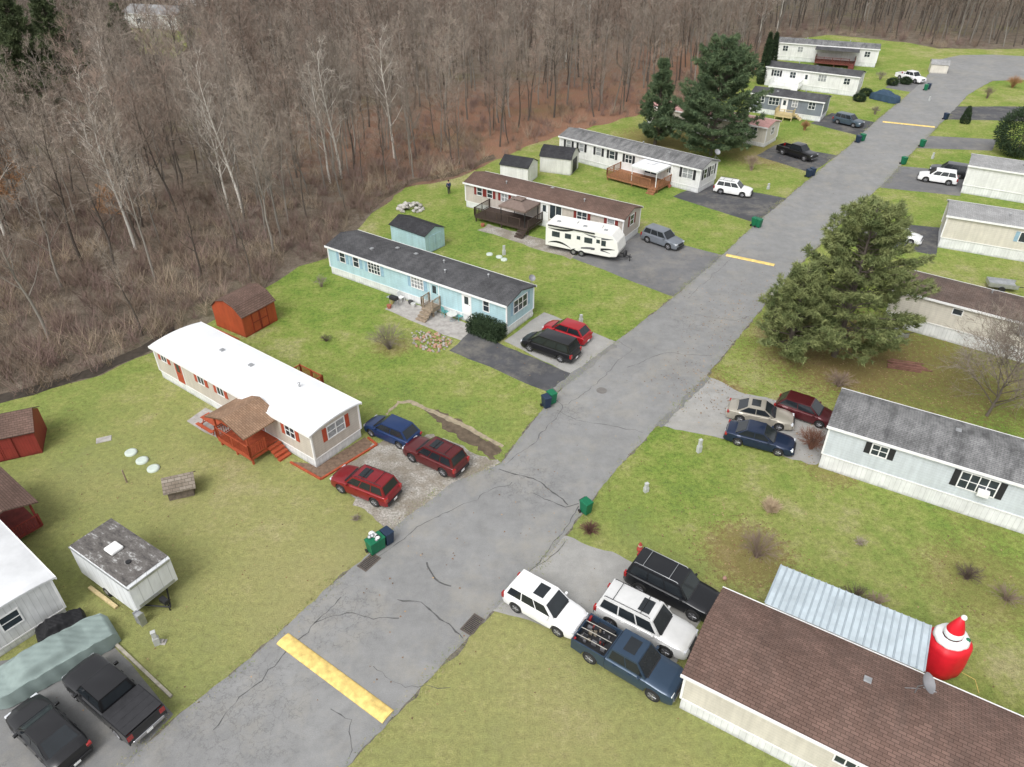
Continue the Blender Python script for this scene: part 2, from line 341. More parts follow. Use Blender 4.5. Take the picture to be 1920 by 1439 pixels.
def door(par,fm,s,z,col,w=.9,h=2.0,glass=True):
    d=root('door',None,None,fm(s,0,z),0,parent=par)
    def f(a,n,c):
        p=fm(s+a,n,z+c); q=fm(s,0,z); return (p[0]-q[0],p[1]-q[1],p[2]-q[2])
    mb=MB(); mb.box(-w/2,w/2,.0,.05,0,h,0,f); mb.box(-w/2-.08,-w/2,.0,.03,0,h+.08,1,f);mb.box(w/2,w/2+.08,.0,.03,0,h+.08,1,f)
    part(mb,'panel',d,[col,WHITE])
    if glass: mb=MB(); mb.box(-w/4,w/4,.052,.06,h*.5,h*.88,0,f); part(mb,'pane',d,GLASS)
    mb=MB(); mb.box(w/2-.12,w/2-.06,.052,.1,h*.48,h*.52,0,f); part(mb,'handle',d,CHROME)
def railing(mb,a,b,z0,z1,mi=0,dx=.16):
    a=Vector(a);b=Vector(b);L=(b-a).length;d=(b-a)/L
    nx=Vector((-d.y,d.x))
    def bar(p,w,za,zb):
        mb.box(p.x-w,p.x+w,p.y-w,p.y+w,za,zb,mi)
    n=max(1,round(L/1.6))
    for i in range(n+1): bar(a+d*L*i/n,.05,z0,z1+.06)
    k=int(L/dx)
    for i in range(1,k): bar(a+d*L*i/k,.018,z0+.1,z1-.045)
    for z,h in ((z1-.045,.07),(z0+.06,.05)):
        vs=[]
        for q in (a,b):
            for s in (-.035,.035):
                for zz in (z,z+h): p=q+nx*s; vs.append((p.x,p.y,zz))
        mb.add(vs,[(0,1,3,2),(4,6,7,5),(0,4,5,1),(2,3,7,6),(0,2,6,4),(1,5,7,3)],mi)
def roofprof(W,Ht,rise,ov,bow,ridge=.5,th=.12):
    if bow: top=[(-ov+(W+2*ov)*i/10,Ht+.04+rise*math.sin(math.pi*i/10)**.8) for i in range(11)]
    else:
        sl=rise/(W*ridge); sr=rise/(W*(1-ridge)); top=[(-ov,Ht-sl*ov+.06),(W*ridge,Ht+rise+.06),(W+ov,Ht-sr*ov+.06)]
    return top,[(a,b) for a,b in top]+[(a,b-th) for a,b in top[::-1]]
def house(label,origin,ang,L,W,Hs,Ht,rise,wall,roof,win=(),doors=(),bow=False,vents=3,name='mobile_home',cat='mobile home',skirt=SKIRT,ov=.2,group='mobile homes along the road',trim=WHITE,ridge=.5,fascia=None):
    h=root(name,label,cat,origin,ang,group)
    mb=MB()
    top,pf=roofprof(W,Ht,rise,ov,bow,ridge)
    if bow: wp=[(0,Hs),(W,Hs)]+[(W*(1-i/8),Ht-.1+(rise)*math.sin(math.pi*i/8)**.8) for i in range(9)]
    else: wp=[(0,Hs),(W,Hs),(W,Ht),(W*ridge,Ht+rise-.08),(0,Ht)]
    mb.extr(wp,0,L); part(mb,'wall',h,wall)
    mb=MB()
    mb.box(.03,L-.03,.03,W-.03,-.3,Hs-.001)
    part(mb,'skirting',h,skirt)
    mb=MB(); mb.extr(pf,-.18,L+.18,0,bow)
    me=mb.mesh('roof',[roof]); me.set_sharp_from_angle(angle=math.radians(40)); r=put(me,'roof',h)
    mb=MB(); z0=top[0][1]-.12
    mb.box(-.2,L+.2,-ov-.06,-ov-.002,z0-.06,z0+.13); mb.box(-.2,L+.2,W+ov+.002,W+ov+.06,z0-.06,z0+.13)
    part(mb,'gutter',h,fascia or trim)
    mb=MB()
    for x in (0,L):
        for y in (0,W): mb.box(x-.06,x+.06,y-.06,y+.06,Hs,Ht-.08)
    mb.box(.06,L-.06,-.03,-.003,Hs-.06,Hs+.02); mb.box(L+.003,L+.03,.06,W-.06,Hs-.06,Hs+.02)
    part(mb,'corner_trim',h,trim)
    for w in win:
        face,s,z,ww,hh=w[:5]; cols=w[5] if len(w)>5 else 2; rows=w[6] if len(w)>6 else 2; sh=w[7] if len(w)>7 else None
        S=s*(L if face in 'FB' else W); window(h,mapface(face,L,W),S,Hs+z,ww,hh,cols,rows,sh)
    for (face,s,col) in doors: door(h,mapface(face,L,W),s*(L if face in 'FB' else W),Hs+.05,col)
    rr=random.Random(int(L*100))
    for i in range(vents):
        x=L*(.15+.7*(i+.5)/vents)+rr.uniform(-.8,.8); y=W*rr.choice([.3,.62,.7])
        zz=Ht+rise*(math.sin(math.pi*y/W)**.8 if bow else (1-abs(y-W*ridge)/(W*max(ridge,1-ridge))))+.05
        mb=MB()
        if rr.random()<.6: mb.tube([(x,y,zz-.1),(x,y,zz+.3)],.07,8); mb.tube([(x,y,zz+.3),(x,y,zz+.36)],[.13,.06],8)
        else: mb.box(x-.17,x+.17,y-.17,y+.17,zz-.15,zz+.10)
        part(mb,'roof_vent',r,METAL,bevel=.02)
    return h
def hpx(label,p0,p1,**k):
    A=G(*p0);B=G(*p1); d=B-A
    L=k.pop('L',None) or d.length
    return house(label,A,math.atan2(d.y,d.x),L,**k),L
DR=siding('beige_siding',(.60,.55,.48)); BLU=siding('light_blue_siding',(.46,.66,.71)); TAN=siding('tan_siding',(.56,.50,.45)); WHT=siding('white_siding',(.80,.80,.79))
PBL=siding('pale_blue_siding',(.62,.67,.71)); CRM=siding('cream_siding',(.70,.66,.58)); GRY=siding('slate_grey_siding',(.20,.225,.26))
SH_RED=M('dark_red_shutter',(.19,.03,.026),.6); SH_OR=M('rust_red_shutter',(.38,.065,.03),.6); SH_BK=M('black_shutter',(.022,.022,.026),.6); SH_BL=M('blue_grey_shutter',(.26,.40,.50),.6)
RF_W=M('white_roof_coating',(.72,.73,.74),.6,.06,.5); RF_D=shingle('charcoal_shingles',(.066,.066,.07),(.092,.092,.095),(.17,.17,.175),.35); RF_K=shingle('black_shingles',(.032,.032,.036),(.048,.048,.052),(.08,.08,.085),.3)
RF_BR=shingle('brown_shingles',(.135,.086,.068),(.175,.112,.09),(.075,.056,.047),.3); RF_RB=shingle('medium_brown_shingles',(.145,.092,.074),(.20,.128,.104),(.075,.06,.052),.35)
RF_G=shingle('streaked_grey_shingles',(.22,.22,.22),(.27,.27,.27),(.06,.06,.062),.9); RF_LG=shingle('light_grey_shingles',(.33,.33,.33),(.40,.40,.395),(.18,.18,.18),.5)
RF_MB=shingle('mottled_brown_shingles',(.13,.093,.077),(.18,.135,.115),(.06,.05,.045),.6); RF_TN=shingle('tan_brown_shingles',(.29,.18,.115),(.36,.235,.155),(.16,.105,.075),.4)
H1,L1=hpx('beige mobile home with rounded bright white roof and rust shutters',(305,708),(594,878),W=4.3,Hs=.75,Ht=3.0,rise=.26,wall=DR,roof=RF_W,bow=True,vents=3,
 win=[('F',.07,1.3,.7,.55,2,1,SH_OR),('F',.33,1.15,.75,.7,2,1,SH_OR),('F',.46,1.15,.75,.7,2,1,SH_OR),('F',.88,.95,.95,.95,2,2,SH_OR),('G',.5,.95,1.5,1.0,2,2,SH_OR)],doors=[('F',.17,SH_OR),('F',.69,SH_OR)])
def porch(h,x0,x1,dep,zd,zr,mats,roofm=None,steps='R',name='porch'):
    p=root(name,None,None,(0,0,0),0,parent=h)
    mb=MB(); n=int((x1-x0)/.14)
    for i in range(n): a=x0+i*.14; mb.box(a,a+.125,-dep,-.06,zd-.05,zd)
    mb.box(x0,x1,-dep,-dep+.04,zd-.3,zd-.052);mb.box(x0,x0+.04,-dep+.05,-.1,zd-.3,zd-.052);mb.box(x1-.04,x1,-dep+.05,-.1,zd-.3,zd-.052)
    for x in (x0+.1,(x0+x1)/2,x1-.1): mb.box(x-.06,x+.06,-dep+.1,-dep+.22,-.1,zd-.3)
    part(mb,'deck',p,mats)
    mb=MB(); g=1.1
    railing(mb,(x0,-.12),(x0,-dep),zd,zd+.95)
    if steps=='F': railing(mb,(x0,-dep),(x1-g,-dep),zd,zd+.95); railing(mb,(x1,-.12),(x1,-dep),zd,zd+.95)
    else:
        railing(mb,(x0,-dep),(x1,-dep),zd,zd+.95)
        if dep>g+.4: railing(mb,(x1,-dep),(x1,-g-.1),zd,zd+.95)
    part(mb,'railing',p,mats)
    mb=MB(); ns=max(2,int(zd/.18))
    for i in range(ns):
        z=zd-(i+1)*zd/(ns+.0)
        if steps=='F': mb.box(x1-g,x1,-dep-.3*(i+1),-dep-.3*i-.01,z,z+.05+zd/ns*.6)
        else: mb.box(x1+.3*i+.01,x1+.3*(i+1),-g,-.1,z,z+.05+zd/ns*.6)
    part(mb,'steps',p,mats)
    if roofm:
        for x in (x0+.06,x1-.06):
            mb=MB(); mb.box(x-.06,x+.06,-dep+.02,-dep+.14,zd,zr); part(mb,'post',p,mats)
        mb=MB(); xm=(x0+x1)/2; w=(x1-x0)/2+.3
        rp=[(-w,0),(0,.75),(w,0),(w,-.1),(0,.63),(-w,-.1)]
        mb.extr(rp,-dep-.35,.35,fm=lambda a,b,c:(xm+b,a,zr+c)); part(mb,'roof',p,roofm)
        mb=MB(); mb.extr([(-w+.3,-.1),(w-.3,-.1),(0,.6)],-dep-.02,-dep+.06,fm=lambda a,b,c:(xm+b,a,zr+c-.04)); part(mb,'gable_board',p,mats)
    return p
porch(H1,L1*.60,L1*.80,2.5,.75,2.75,REDW,RF_TN,'R')
mb=MB(); mb.box(L1*.52,L1*.66,4.36,6.4,.6,.7); railing(mb,(L1*.52,6.4),(L1*.66,6.4),.7,1.65); railing(mb,(L1*.52,4.5),(L1*.52,6.4),.7,1.65);railing(mb,(L1*.66,4.5),(L1*.66,6.4),.7,1.65)
part(mb,'rear_deck',H1,REDW)
H2,L2=hpx('long light blue mobile home with charcoal roof and white skirting',(622,513),(950,630),W=4.3,Hs=.8,Ht=3.1,rise=.55,wall=BLU,roof=RF_D,vents=6,
 win=[('F',.09,1.0,.7,1.1,1,2,SH_BL),('F',.175,1.0,.7,1.1,1,2,SH_BL),('F',.285,.95,1.5,1.15,4,3,SH_BL),('F',.535,.95,1.4,1.15,4,3,SH_BL),('F',.90,1.0,.6,1.1,1,2,None),('G',.5,.9,2.1,1.2,3,2,SH_BL)],doors=[('F',.63,BLU),('F',.80,WHITE)])
porch(H2,L2*.60,L2*.66,1.2,.8,0,WOOD,None,'F','wood_steps')
H3,L3=hpx('tan mobile home with brown shingle roof and dark red shutters',(874,388),(1165,462),W=4.3,Hs=.8,Ht=3.1,rise=.6,wall=TAN,roof=RF_BR,vents=3,
 win=[('F',.10,1.1,.7,.9,1,2,SH_RED),('F',.17,1.1,.7,.9,1,2,SH_RED),('F',.27,1.1,.9,.9,2,2,SH_RED),('F',.60,.4,1.5,1.7,2,1,None),('F',.76,1.0,1.2,1.0,2,2,SH_RED),('F',.93,1.0,.8,1.0,1,2,SH_RED),('G',.5,1.0,.9,1.1,1,2,SH_RED)],doors=[('F',.53,WHITE)])
D3=porch(H3,L3*.17,L3*.52,3.2,.8,0,DWOOD,None,'F','deck')
H4,L4=hpx('long white mobile home with grey roof and black shutters',(1049,296),(1308,363),W=4.5,Hs=.7,Ht=3.1,rise=.6,wall=WHT,roof=RF_G,vents=3,
 win=[('F',.07,1.0,.8,1.0,1,2,SH_BK),('F',.17,1.0,.8,1.0,1,2,SH_BK),('F',.30,1.0,.8,1.0,1,2,SH_BK),('F',.40,1.0,.8,1.0,1,2,SH_BK),('F',.52,1.0,1.0,1.0,2,2,SH_BK),('F',.68,.3,1.8,1.8,2,1,None),('F',.92,.9,1.4,1.2,2,2,SH_BK),('G',.3,.9,.8,1.2,1,2,SH_BK),('G',.72,.9,.8,1.2,1,2,SH_BK)],doors=[('F',.80,WHITE)])
porch(H4,L4*.47,L4*.82,3.4,.65,0,BROWNW,None,'F','deck')
H5,L5=hpx('beige mobile home with faded red metal roof behind a pine',(1212,232),(1432,277),W=4.5,Hs=.6,Ht=2.9,rise=.5,wall=CRM,roof=M('faded_red_metal',(.40,.22,.20),.6,.2),win=[('F',.9,1,1,1),('F',.75,1,1,1),('G',.5,.9,1,1)],vents=0)
H6,L6=hpx('slate grey mobile home with white windows and skirting',(1403,210),(1537,229),W=4.6,Hs=.8,Ht=3.1,rise=.6,wall=GRY,roof=RF_D,win=[('F',.15,1,1,1),('F',.33,.9,1.6,1.1,3),('F',.62,1,.8,1),('F',.85,1,1,1)],doors=[('F',.48,WHITE)],vents=2)
porch(H6,L6*.42,L6*.66,2.4,.8,0,TANW,None,'R','deck')
H7,L7=hpx('long white mobile home with dark grey roof and porch',(1432,160),(1603,182),W=4.6,Hs=.9,Ht=3.4,rise=.6,wall=WHT,roof=RF_D,win=[('F',.12,1,1,1,2,2,SH_BK),('F',.3,1,1,1),('F',.62,1,1.4,1.1,3),('F',.88,1,1,1),('G',.5,1,1,1)],doors=[('F',.45,WHITE)],vents=3)
porch(H7,L7*.1,L7*.42,3,.8,0,WHITE,None,'F','deck')
H8,L8=hpx('white mobile home with grey roof and dark red covered deck',(1450,112),(1640,127),W=5,Hs=.9,Ht=3.5,rise=.6,wall=WHT,roof=RF_G,win=[('F',.1,1,1,1),('F',.25,1,1,1),('F',.9,1,1,1)],vents=2)
porch(H8,L8*.42,L8*.8,3.5,.9,3.2,M('dark_red_deck_wood',(.15,.045,.035),.7),None,'F','deck')
mb=MB(); mb.box(L8*.4,L8*.82,-4,-.3,3.25,3.35); part(mb,'porch_roof',H8,RF_D)
R1,LR1=hpx('cream mobile home with brown shingle roof and white skirting',(1272,1328),(1480,1436),L=21,W=5.6,Hs=.9,Ht=2.95,rise=.85,wall=CRM,roof=RF_RB,win=[('F',.36,1.1,1.3,.7,3,1,None)],vents=2)
R2,LR2=hpx('pale blue mobile home with streaked grey roof and black shutters',(1533,876),(1920,1003),L=21,W=4.6,Hs=1.25,Ht=3.7,rise=.6,wall=PBL,roof=RF_G,win=[('F',.155,1.2,.9,.8,2,2,SH_BK),('F',.43,.8,2.0,1.2,4,2,SH_BK)],vents=2)
R3,LR3=hpx('cream mobile home with mottled brown roof and white skirting',(1655,607),(1920,682),L=24,W=4.6,Hs=1.3,Ht=3.6,rise=.6,wall=CRM,roof=RF_MB,win=[('F',.22,1.4,.7,.5,1,1),('F',.44,1.1,1.4,.8,2,1,None),('F',.7,1,1,1)],vents=2)
R4,LR4=hpx('cream mobile home with light grey roof',(1757,464),(1920,492),L=18,W=4.8,Hs=1.2,Ht=3.7,rise=.6,wall=CRM,roof=RF_LG,win=[('F',.45,.9,2.2,1.0,3,1,SH_BL)],vents=2)
R5,LR5=hpx('white mobile home with light grey roof and black shutters',(1800,362),(1920,382),L=18,W=5.0,Hs=1.1,Ht=3.6,rise=.6,wall=WHT,roof=RF_LG,win=[('F',.42,1.0,1.0,1.0,2,2,SH_BK)],vents=2)
a0=math.radians(-38); xd=Vector((math.cos(a0),math.sin(a0),0)); yd=Vector((-xd.y,xd.x,0))
C=G(128,1150); L0=14
H0=house('old white mobile home with pale coated roof beside tarp covered car',C-xd*L0-yd*4.3,a0,L0,4.3,.5,2.9,.2,siding('white_metal_siding',(.74,.75,.75),.3,True,.2),M('dirty_white_roof',(.60,.61,.62),.6,.16,.5),win=[('G',.45,.9,.9,.9,1,2)],bow=True,vents=1)
FB,_=hpx('white long building seen through bare trees',(235,52),(335,58),W=9,Hs=.3,Ht=3.5,rise=1.5,wall=WHT,roof=RF_LG,win=[('F',.3,1,1,1),('F',.6,1,1,1)],vents=0,name='building',cat='building',group=None)
FB2,_=hpx('white long building seen through bare trees',(330,10),(420,16),W=9,Hs=.3,Ht=3.5,rise=1.5,wall=WHT,roof=RF_LG,win=[('F',.3,1,1,1)],vents=0,name='building',cat='building',group=None)
def canopy(name,par,x,y,z,sx,sy,h,mat,post,rise=.7):
    o=root(name,None,None,(x,y,z),0,parent=par)
    for a in (-sx/2,sx/2):
        for b in (-sy/2,sy/2): mb=MB(); mb.box(a-.04,a+.04,b-.04,b+.04,0,h); part(mb,'post',o,post)
    mb=MB(); e=.2; A=[(-sx/2-e,-sy/2-e,h),(sx/2+e,-sy/2-e,h),(sx/2+e,sy/2+e,h),(-sx/2-e,sy/2+e,h)]
    B=[(a[0]*.3,a[1]*.3,h+rise*.8) for a in A]; B2=[(a[0]*.36,a[1]*.36,h+rise*.95) for a in A]; T=(0,0,h+rise*1.25)
    mb.add(A+B,[(0,1,5,4),(1,2,6,5),(2,3,7,6),(3,0,4,7)]); mb.add(B2+[T],[(0,1,4),(1,2,4),(2,3,4),(3,0,4)])
    mb.add(A+[(a[0],a[1],h-.22) for a in A],[(0,1,5,4),(1,2,6,5),(2,3,7,6),(3,0,4,7)])
    part(mb,'canopy',o,mat); return o
canopy('gazebo',H3,L3*.42,-1.7,.8,3.2,2.8,2.0,M('brown_canopy_fabric',(.17,.125,.105),.8,.15),BLACK)
canopy('canopy_tent',H4,L4*.72,-1.7,.65,3.6,3.0,2.1,M('white_canopy_fabric',(.68,.69,.70),.8,.1),WHITE,.4)
mt=MB(); x0,x1=2.0,9.5; y0,y1=5.86,9.2; z0,z1=3.05,2.7
mt.add([(x0,y0,z0),(x1,y0,z0),(x1,y1,z1),(x0,y1,z1),(x0,y0,z0-.04),(x1,y0,z0-.04),(x1,y1,z1-.04),(x0,y1,z1-.04)],[(0,1,2,3),(4,5,6,7),(0,1,5,4),(1,2,6,5),(2,3,7,6),(3,0,4,7)])
n=22
for i in range(n+1):
    x=x0+(x1-x0)*i/n; mt.add([(x-.05,y0,z0+.002),(x+.05,y0,z0+.002),(x+.05,y1,z1+.002),(x-.05,y1,z1+.002),(x-.025,y0,z0+.045),(x+.025,y0,z0+.045),(x+.025,y1,z1+.045),(x-.025,y1,z1+.045)],[(4,5,6,7),(0,4,7,3),(1,5,6,2),(3,7,6,2)],1)
lt=root('awning',None,None,(0,0,0),0,parent=R1)
part(mt,'metal_sheet',lt,[M('pale_blue_grey_metal_sheet',(.50,.57,.61),.5,.18,.8,metal=.1),M('metal_rib',(.36,.42,.46),.5,.1,1)])
for x in (x0+.1,(x0+x1)/2,x1-.1): mb=MB(); mb.box(x-.05,x+.05,y1-.15,y1-.05,-.1,z1-.05); part(mb,'post',lt,WHITE)
mb=MB(); mb.box(x0,x1,5.64,y1-.2,0.001,.05); part(mb,'floor',lt,CONC)
def dish(par,x,y,z,s=1.0,r=0):
    o=root('satellite_dish',None,None,(x,y,z),r,parent=par)
    mb=MB(); mb.tube([(0,0,-.1),(0,0,.5*s),(.12*s,-.1*s,.75*s)],.025*s,6); mb.tube([(.12*s,-.1*s,.6*s),(.5*s,-.35*s,.75*s)],.015*s,5)
    mb.tube([(0,0,.35*s),(-.35*s,.2*s,0)],.015,5);mb.tube([(0,0,.35*s),(.3*s,.25*s,0)],.015,5); part(mb,'mast',o,METAL)
    mb=MB(); c=Vector((.1*s,-.08*s,.85*s)); d=Vector((.6,-.35,.72)).normalized(); a=d.cross(Vector((0,0,1))).normalized(); b=d.cross(a)
    vs=[];fs=[]
    for i in range(5):
        for j in range(14):
            t=2*math.pi*j/14; q=.4*s*i/4; vs.append(c+a*q*math.cos(t)+b*q*1.0*math.sin(t)+d*(.5*(q*q)/(.4*s)))
    for i in range(4):
        for j in range(14): fs.append((i*14+j,i*14+(j+1)%14,(i+1)*14+(j+1)%14,(i+1)*14+j))
    mb.add(vs,fs,0,True); part(mb,'reflector',o,M('dish_grey',(.22,.22,.23),.4,.1)); return o
dish(R1,9.2,4.1,3.4,1.15,.4); dish(H2,L2-.2,4.2,3.2,.8); dish(H4,L4-.3,4.3,3.3,1.0); dish(R4,9,-.1,3.8,.8)
mb=MB(); mb.box(LR2*.43+.1,LR2*.43+.75,-.4,-.05,2.05,2.45); part(mb,'window_air_conditioner',R2,WHITE,bevel=.02)
# ---------------------------------------------------------------- sheds
def shed(label,p,ang,L,W,h,rise,wall,roof,gambrel=False,dface='F',trim=None,drs=2,dcol=None):
    o=root('shed',label,'shed',p,ang); trim=trim or wall
    mb=MB()
    if gambrel: pr=[(-.12,h-.05),(W*.2,h+rise*.68),(W*.5,h+rise),(W*.8,h+rise*.68),(W+.12,h-.05)]
    else: pr=[(-.15,h-.06),(W*.5,h+rise),(W+.15,h-.06)]
    wp=[(0,0),(W,0)]+[(min(max(a,0),W),b-.03) for a,b in pr[::-1]]
    mb.extr(wp,0,L); part(mb,'wall',o,wall)
    mb=MB(); mb.extr([(a,b+.02) for a,b in pr]+[(a,b-.06+.02) for a,b in pr[::-1]],-.12,L+.12); part(mb,'roof',o,roof)
    fm=mapface(dface,L,W); S=(L if dface=='F' else W)/2
    for sg in range(drs):
        mb=MB(); c=S+(-.45+.9*sg if drs==2 else 0); mb.box(c-.43,c+.43,.0,.04,.08,min(h-.1,1.9),0,fm)
        for zz in (.1,1.0): mb.box(c-.35,c+.35,.042,.06,zz,zz+.08,1,fm)
        for ss in (c-.43,c+.35): mb.box(ss,ss+.08,.042,.062,.1,min(h-.1,1.9),1,fm)
        part(mb,'door',o,[dcol or wall,trim])
    return o
REDS=siding('red_shed_boards',(.42,.075,.028),.18,True,.25)
A=G(462,634); d=G(521,601)-A
shed('red wooden barn shed with brown gambrel roof by the woods',A,math.atan2(d.y,d.x),d.length,3.9,2.1,1.1,REDS,RF_BR,True,trim=M('dark_red_batten',(.2,.03,.015),.7))
shed('light blue shed with charcoal roof beside blue mobile home',G(735,455),math.radians(-38),5.2,3.0,2.2,.6,BLU,RF_K,False,'G')
shed('white shed with dark gable roof behind tan mobile home',G(938,338),math.radians(-25),4.0,3.2,2.2,.8,WHT,RF_K,False,'G')
shed('white barn shed with black gambrel roof near the woods',G(1012,322),math.radians(-22),4.4,3.4,2.2,1.05,siding('offwhite_boards',(.70,.70,.66),.18,True),RF_K,True,'G',BLACK,dcol=BLACK)
shed('red shed with brown roof at the lawn edge',G(-60,880),math.radians(22),4.6,3,2.0,.9,siding('dark_red_boards',(.27,.035,.03),.18,True,.2),RF_BR,False)
shed('pale beige shed beside the end of the road',G(1742,137),math.radians(-20),3.2,2.6,1.7,.7,CRM,RF_LG,True,'G')
pr=root('porch_shelter','dark red wooden porch with brown shingle roof','porch',G(-70,985),math.radians(-38))
DRW=M('dark_red_wood',(.20,.032,.026),.7,.25)
mb=MB(); mb.box(0,4.6,0,3,.4,.5); railing(mb,(4.6,0),(4.6,3),.5,1.4); railing(mb,(0,0),(4.6,0),.5,1.4); part(mb,'deck',pr,DRW)
for x in (.1,4.5):
    for y in (.1,2.9): mb=MB(); mb.box(x-.06,x+.06,y-.06,y+.06,.5,2.5); part(mb,'post',pr,DRW)
mb=MB(); mb.extr([(-.3,2.45),(1.5,3.1),(3.3,2.45),(3.3,2.35),(1.5,3.0),(-.3,2.35)],-.3,4.9); part(mb,'roof',pr,RF_BR)
# ---------------------------------------------------------------- vehicles
def interp(t,x):
    if x<=t[0][0]: return t[0][1]
    for (a,b),(c,d) in zip(t,t[1:]):
        if x<=c: return b+(d-b)*(x-a)/(c-a)
    return t[-1][1]
KINDS={
 'sedan':dict(L=4.8,W=1.83,H=1.44,zb=.93,hood=.80,cab=(-1.75,-.95,.15,.98),wr=.33,wb=2.78,deck=.95,nw=2,zl=.22),
 'hatch':dict(L=4.3,W=1.76,H=1.5,zb=.92,hood=.80,cab=(-2.02,-1.45,.35,1.12),wr=.32,wb=2.6,deck=.9,nw=2,zl=.22),
 'suv':dict(L=4.7,W=1.88,H=1.70,zb=1.06,hood=.95,cab=(-2.22,-1.92,.38,1.05),wr=.37,wb=2.7,deck=1.0,nw=3,zl=.3),
 'bigsuv':dict(L=5.4,W=2.0,H=1.9,zb=1.18,hood=1.08,cab=(-2.6,-2.35,.55,1.15),wr=.41,wb=3.2,deck=1.1,nw=3,zl=.34),
 'van':dict(L=5.1,W=1.98,H=1.75,zb=1.02,hood=.88,cab=(-2.42,-2.1,.75,1.75),wr=.34,wb=3.05,deck=1.0,nw=3,zl=.24),
 'pickup':dict(L=5.75,W=2.0,H=1.88,zb=1.18,hood=1.08,cab=(-.85,-.68,.75,1.38),wr=.41,wb=3.6,deck=1.1,nw=2,zl=.36),
}
def car(kind,col,rear,front,label,cat='car',sunroof=False,rack=False,metal=.35,dark=True,z=.7,load=False,cover=False):
    K=KINDS[kind]; Lc,W,H=K['L'],K['W'],K['H']; hw=W/2
    A=G(*rear,z=z);B=G(*front,z=z); d=B-A; c=(A+B)/2
    o=root('parked_pickup_truck' if kind=='pickup' else 'parked_car',label,cat,(c.x,c.y,.012),math.atan2(d.y,d.x),'cars parked on driveways')
    pm=M('paint_%d_%d_%d'%tuple(int(x*1000) for x in col),col,.32,.08,1.3,metal=metal,coat=.6)
    xb0,xt0,xt1,xb1=K['cab']; zb=K['zb']; hd=K['hood']; zl=K['zl']; wr=K['wr']; ar=wr+.07
    wx=[-K['wb']/2-.02,K['wb']/2]; 
    if kind in('pickup',): wx=[-1.75,1.85]
    r=-Lc/2; f=Lc/2
    xr=r if kind!='pickup' else xb0-.04
    if kind=='pickup': ztop=[(xr,zb),(xb1,zb),(xb1+.1,zb-.01),(f-.35,hd),(f-.1,hd-.08),(f,hd-.28)]
    elif kind=='sedan': ztop=[(r,K['deck']-.25),(r+.1,K['deck']-.05),(r+.5,K['deck']+.03),(xb0,zb+.02),(xb1,zb),(f-.5,hd),(f-.12,hd-.12),(f,hd-.3)]
    else: ztop=[(r,zb-.3),(r+.08,zb-.04),(xb0+.05,zb),(xb1,zb),(xb1+.1,zb-.01),(f-.4,hd),(f-.12,hd-.1),(f,hd-.3)]
    hwt=[(r,hw*.84),(r+.15,hw*.94),(r+.6,hw),(f-.8,hw),(f-.3,hw*.94),(f-.1,hw*.85),(f,hw*.7)]
    if kind=='pickup': hwt=[(r,hw),(f-.6,hw),(f-.2,hw*.95),(f,hw*.86)]
    xs=set([xr,f,f-.05,f-.12,f-.22,f-.35,f-.5,xb1,xb1+.1,xb0]) | (set([r+.05,r+.1,r+.2,r+.35]) if kind!='pickup' else set())
    for w in wx:
        for i in range(11):
            x=w-ar+2*ar*i/10
            if x>xr: xs.add(x)
        if w-ar-.01>xr: xs.add(w-ar-.01)
        xs.add(w+ar+.01)
    xs=[x for x in sorted(xs) if xr<=x<=f]
    def arch(x):
        for w in wx:
            if abs(x-w)<ar: return wr+math.sqrt(max(0,ar*ar-(x-w)**2))
        return 0
    mb=MB(); rings=[]
    for x in xs:
        h=interp(hwt,x); zt=interp(ztop,x); zs=max(zl,arch(x)); zs=min(zs,zt-.12)
        zm=max(zs+.02,zt-.30)
        half=[(0,zl),(h-.28,zl),(h-.28,zs),(h-.015,zs),(h+.005,min(zs+.06,zm)),(h,zm),(h*.965,zt-.07),(h*.88,zt-.008),(h*.5,zt+.018),(0,zt+.025)]
        rings.append([(x,y,z_) for y,z_ in half]+[(x,-y,z_) for y,z_ in half[-2:0:-1]])
    n=len(rings[0])
    vs=[v for rr in rings for v in rr]
    for i in range(len(rings)-1):
        for j in range(n):
            k=(j+1)%n; jj=j if j<9 else 17-j
            mb.f.append((i*n+j,i*n+k,(i+1)*n+k,(i+1)*n+j)); mb.m.append(1 if jj<=2 else 0); mb.s.append(True)
    mb.v=vs
    mb.f.append(tuple(range(n)));mb.m.append(0);mb.s.append(False); mb.f.append(tuple((len(rings)-1)*n+j for j in range(n)));mb.m.append(0);mb.s.append(False)
    me=mb.mesh('body',[pm,BLACK]); me.set_sharp_from_angle(angle=math.radians(38)); put(me,'body',o)
    bw=hw*.90; tw=hw*.74; zt=H
    mb=MB(); e=.04
    base=[(xb0,-bw),(xb1,-bw),(xb1,bw),(xb0,bw)]; top=[(xt0,-tw),(xt1,-tw),(xt1,tw),(xt0,tw)]
    vs=[(x,y,zb-e) for x,y in base]+[(x,y,zt) for x,y in top]
    mb.add(vs,[(0,1,5,4),(1,2,6,5),(2,3,7,6),(3,0,4,7)],0)
    mb.add([(xt0,-tw,zt),(xt1,-tw,zt),(xt1,tw,zt),(xt0,tw,zt),(xt0+.15,0,zt+.045),(xt1-.15,0,zt+.045)],[(0,1,5,4),(1,2,5),(2,3,4,5),(3,0,4)],0,True)
    mb.add(vs[:4],[(0,1,2,3)],0)
    part(mb,'cabin',o,pm)
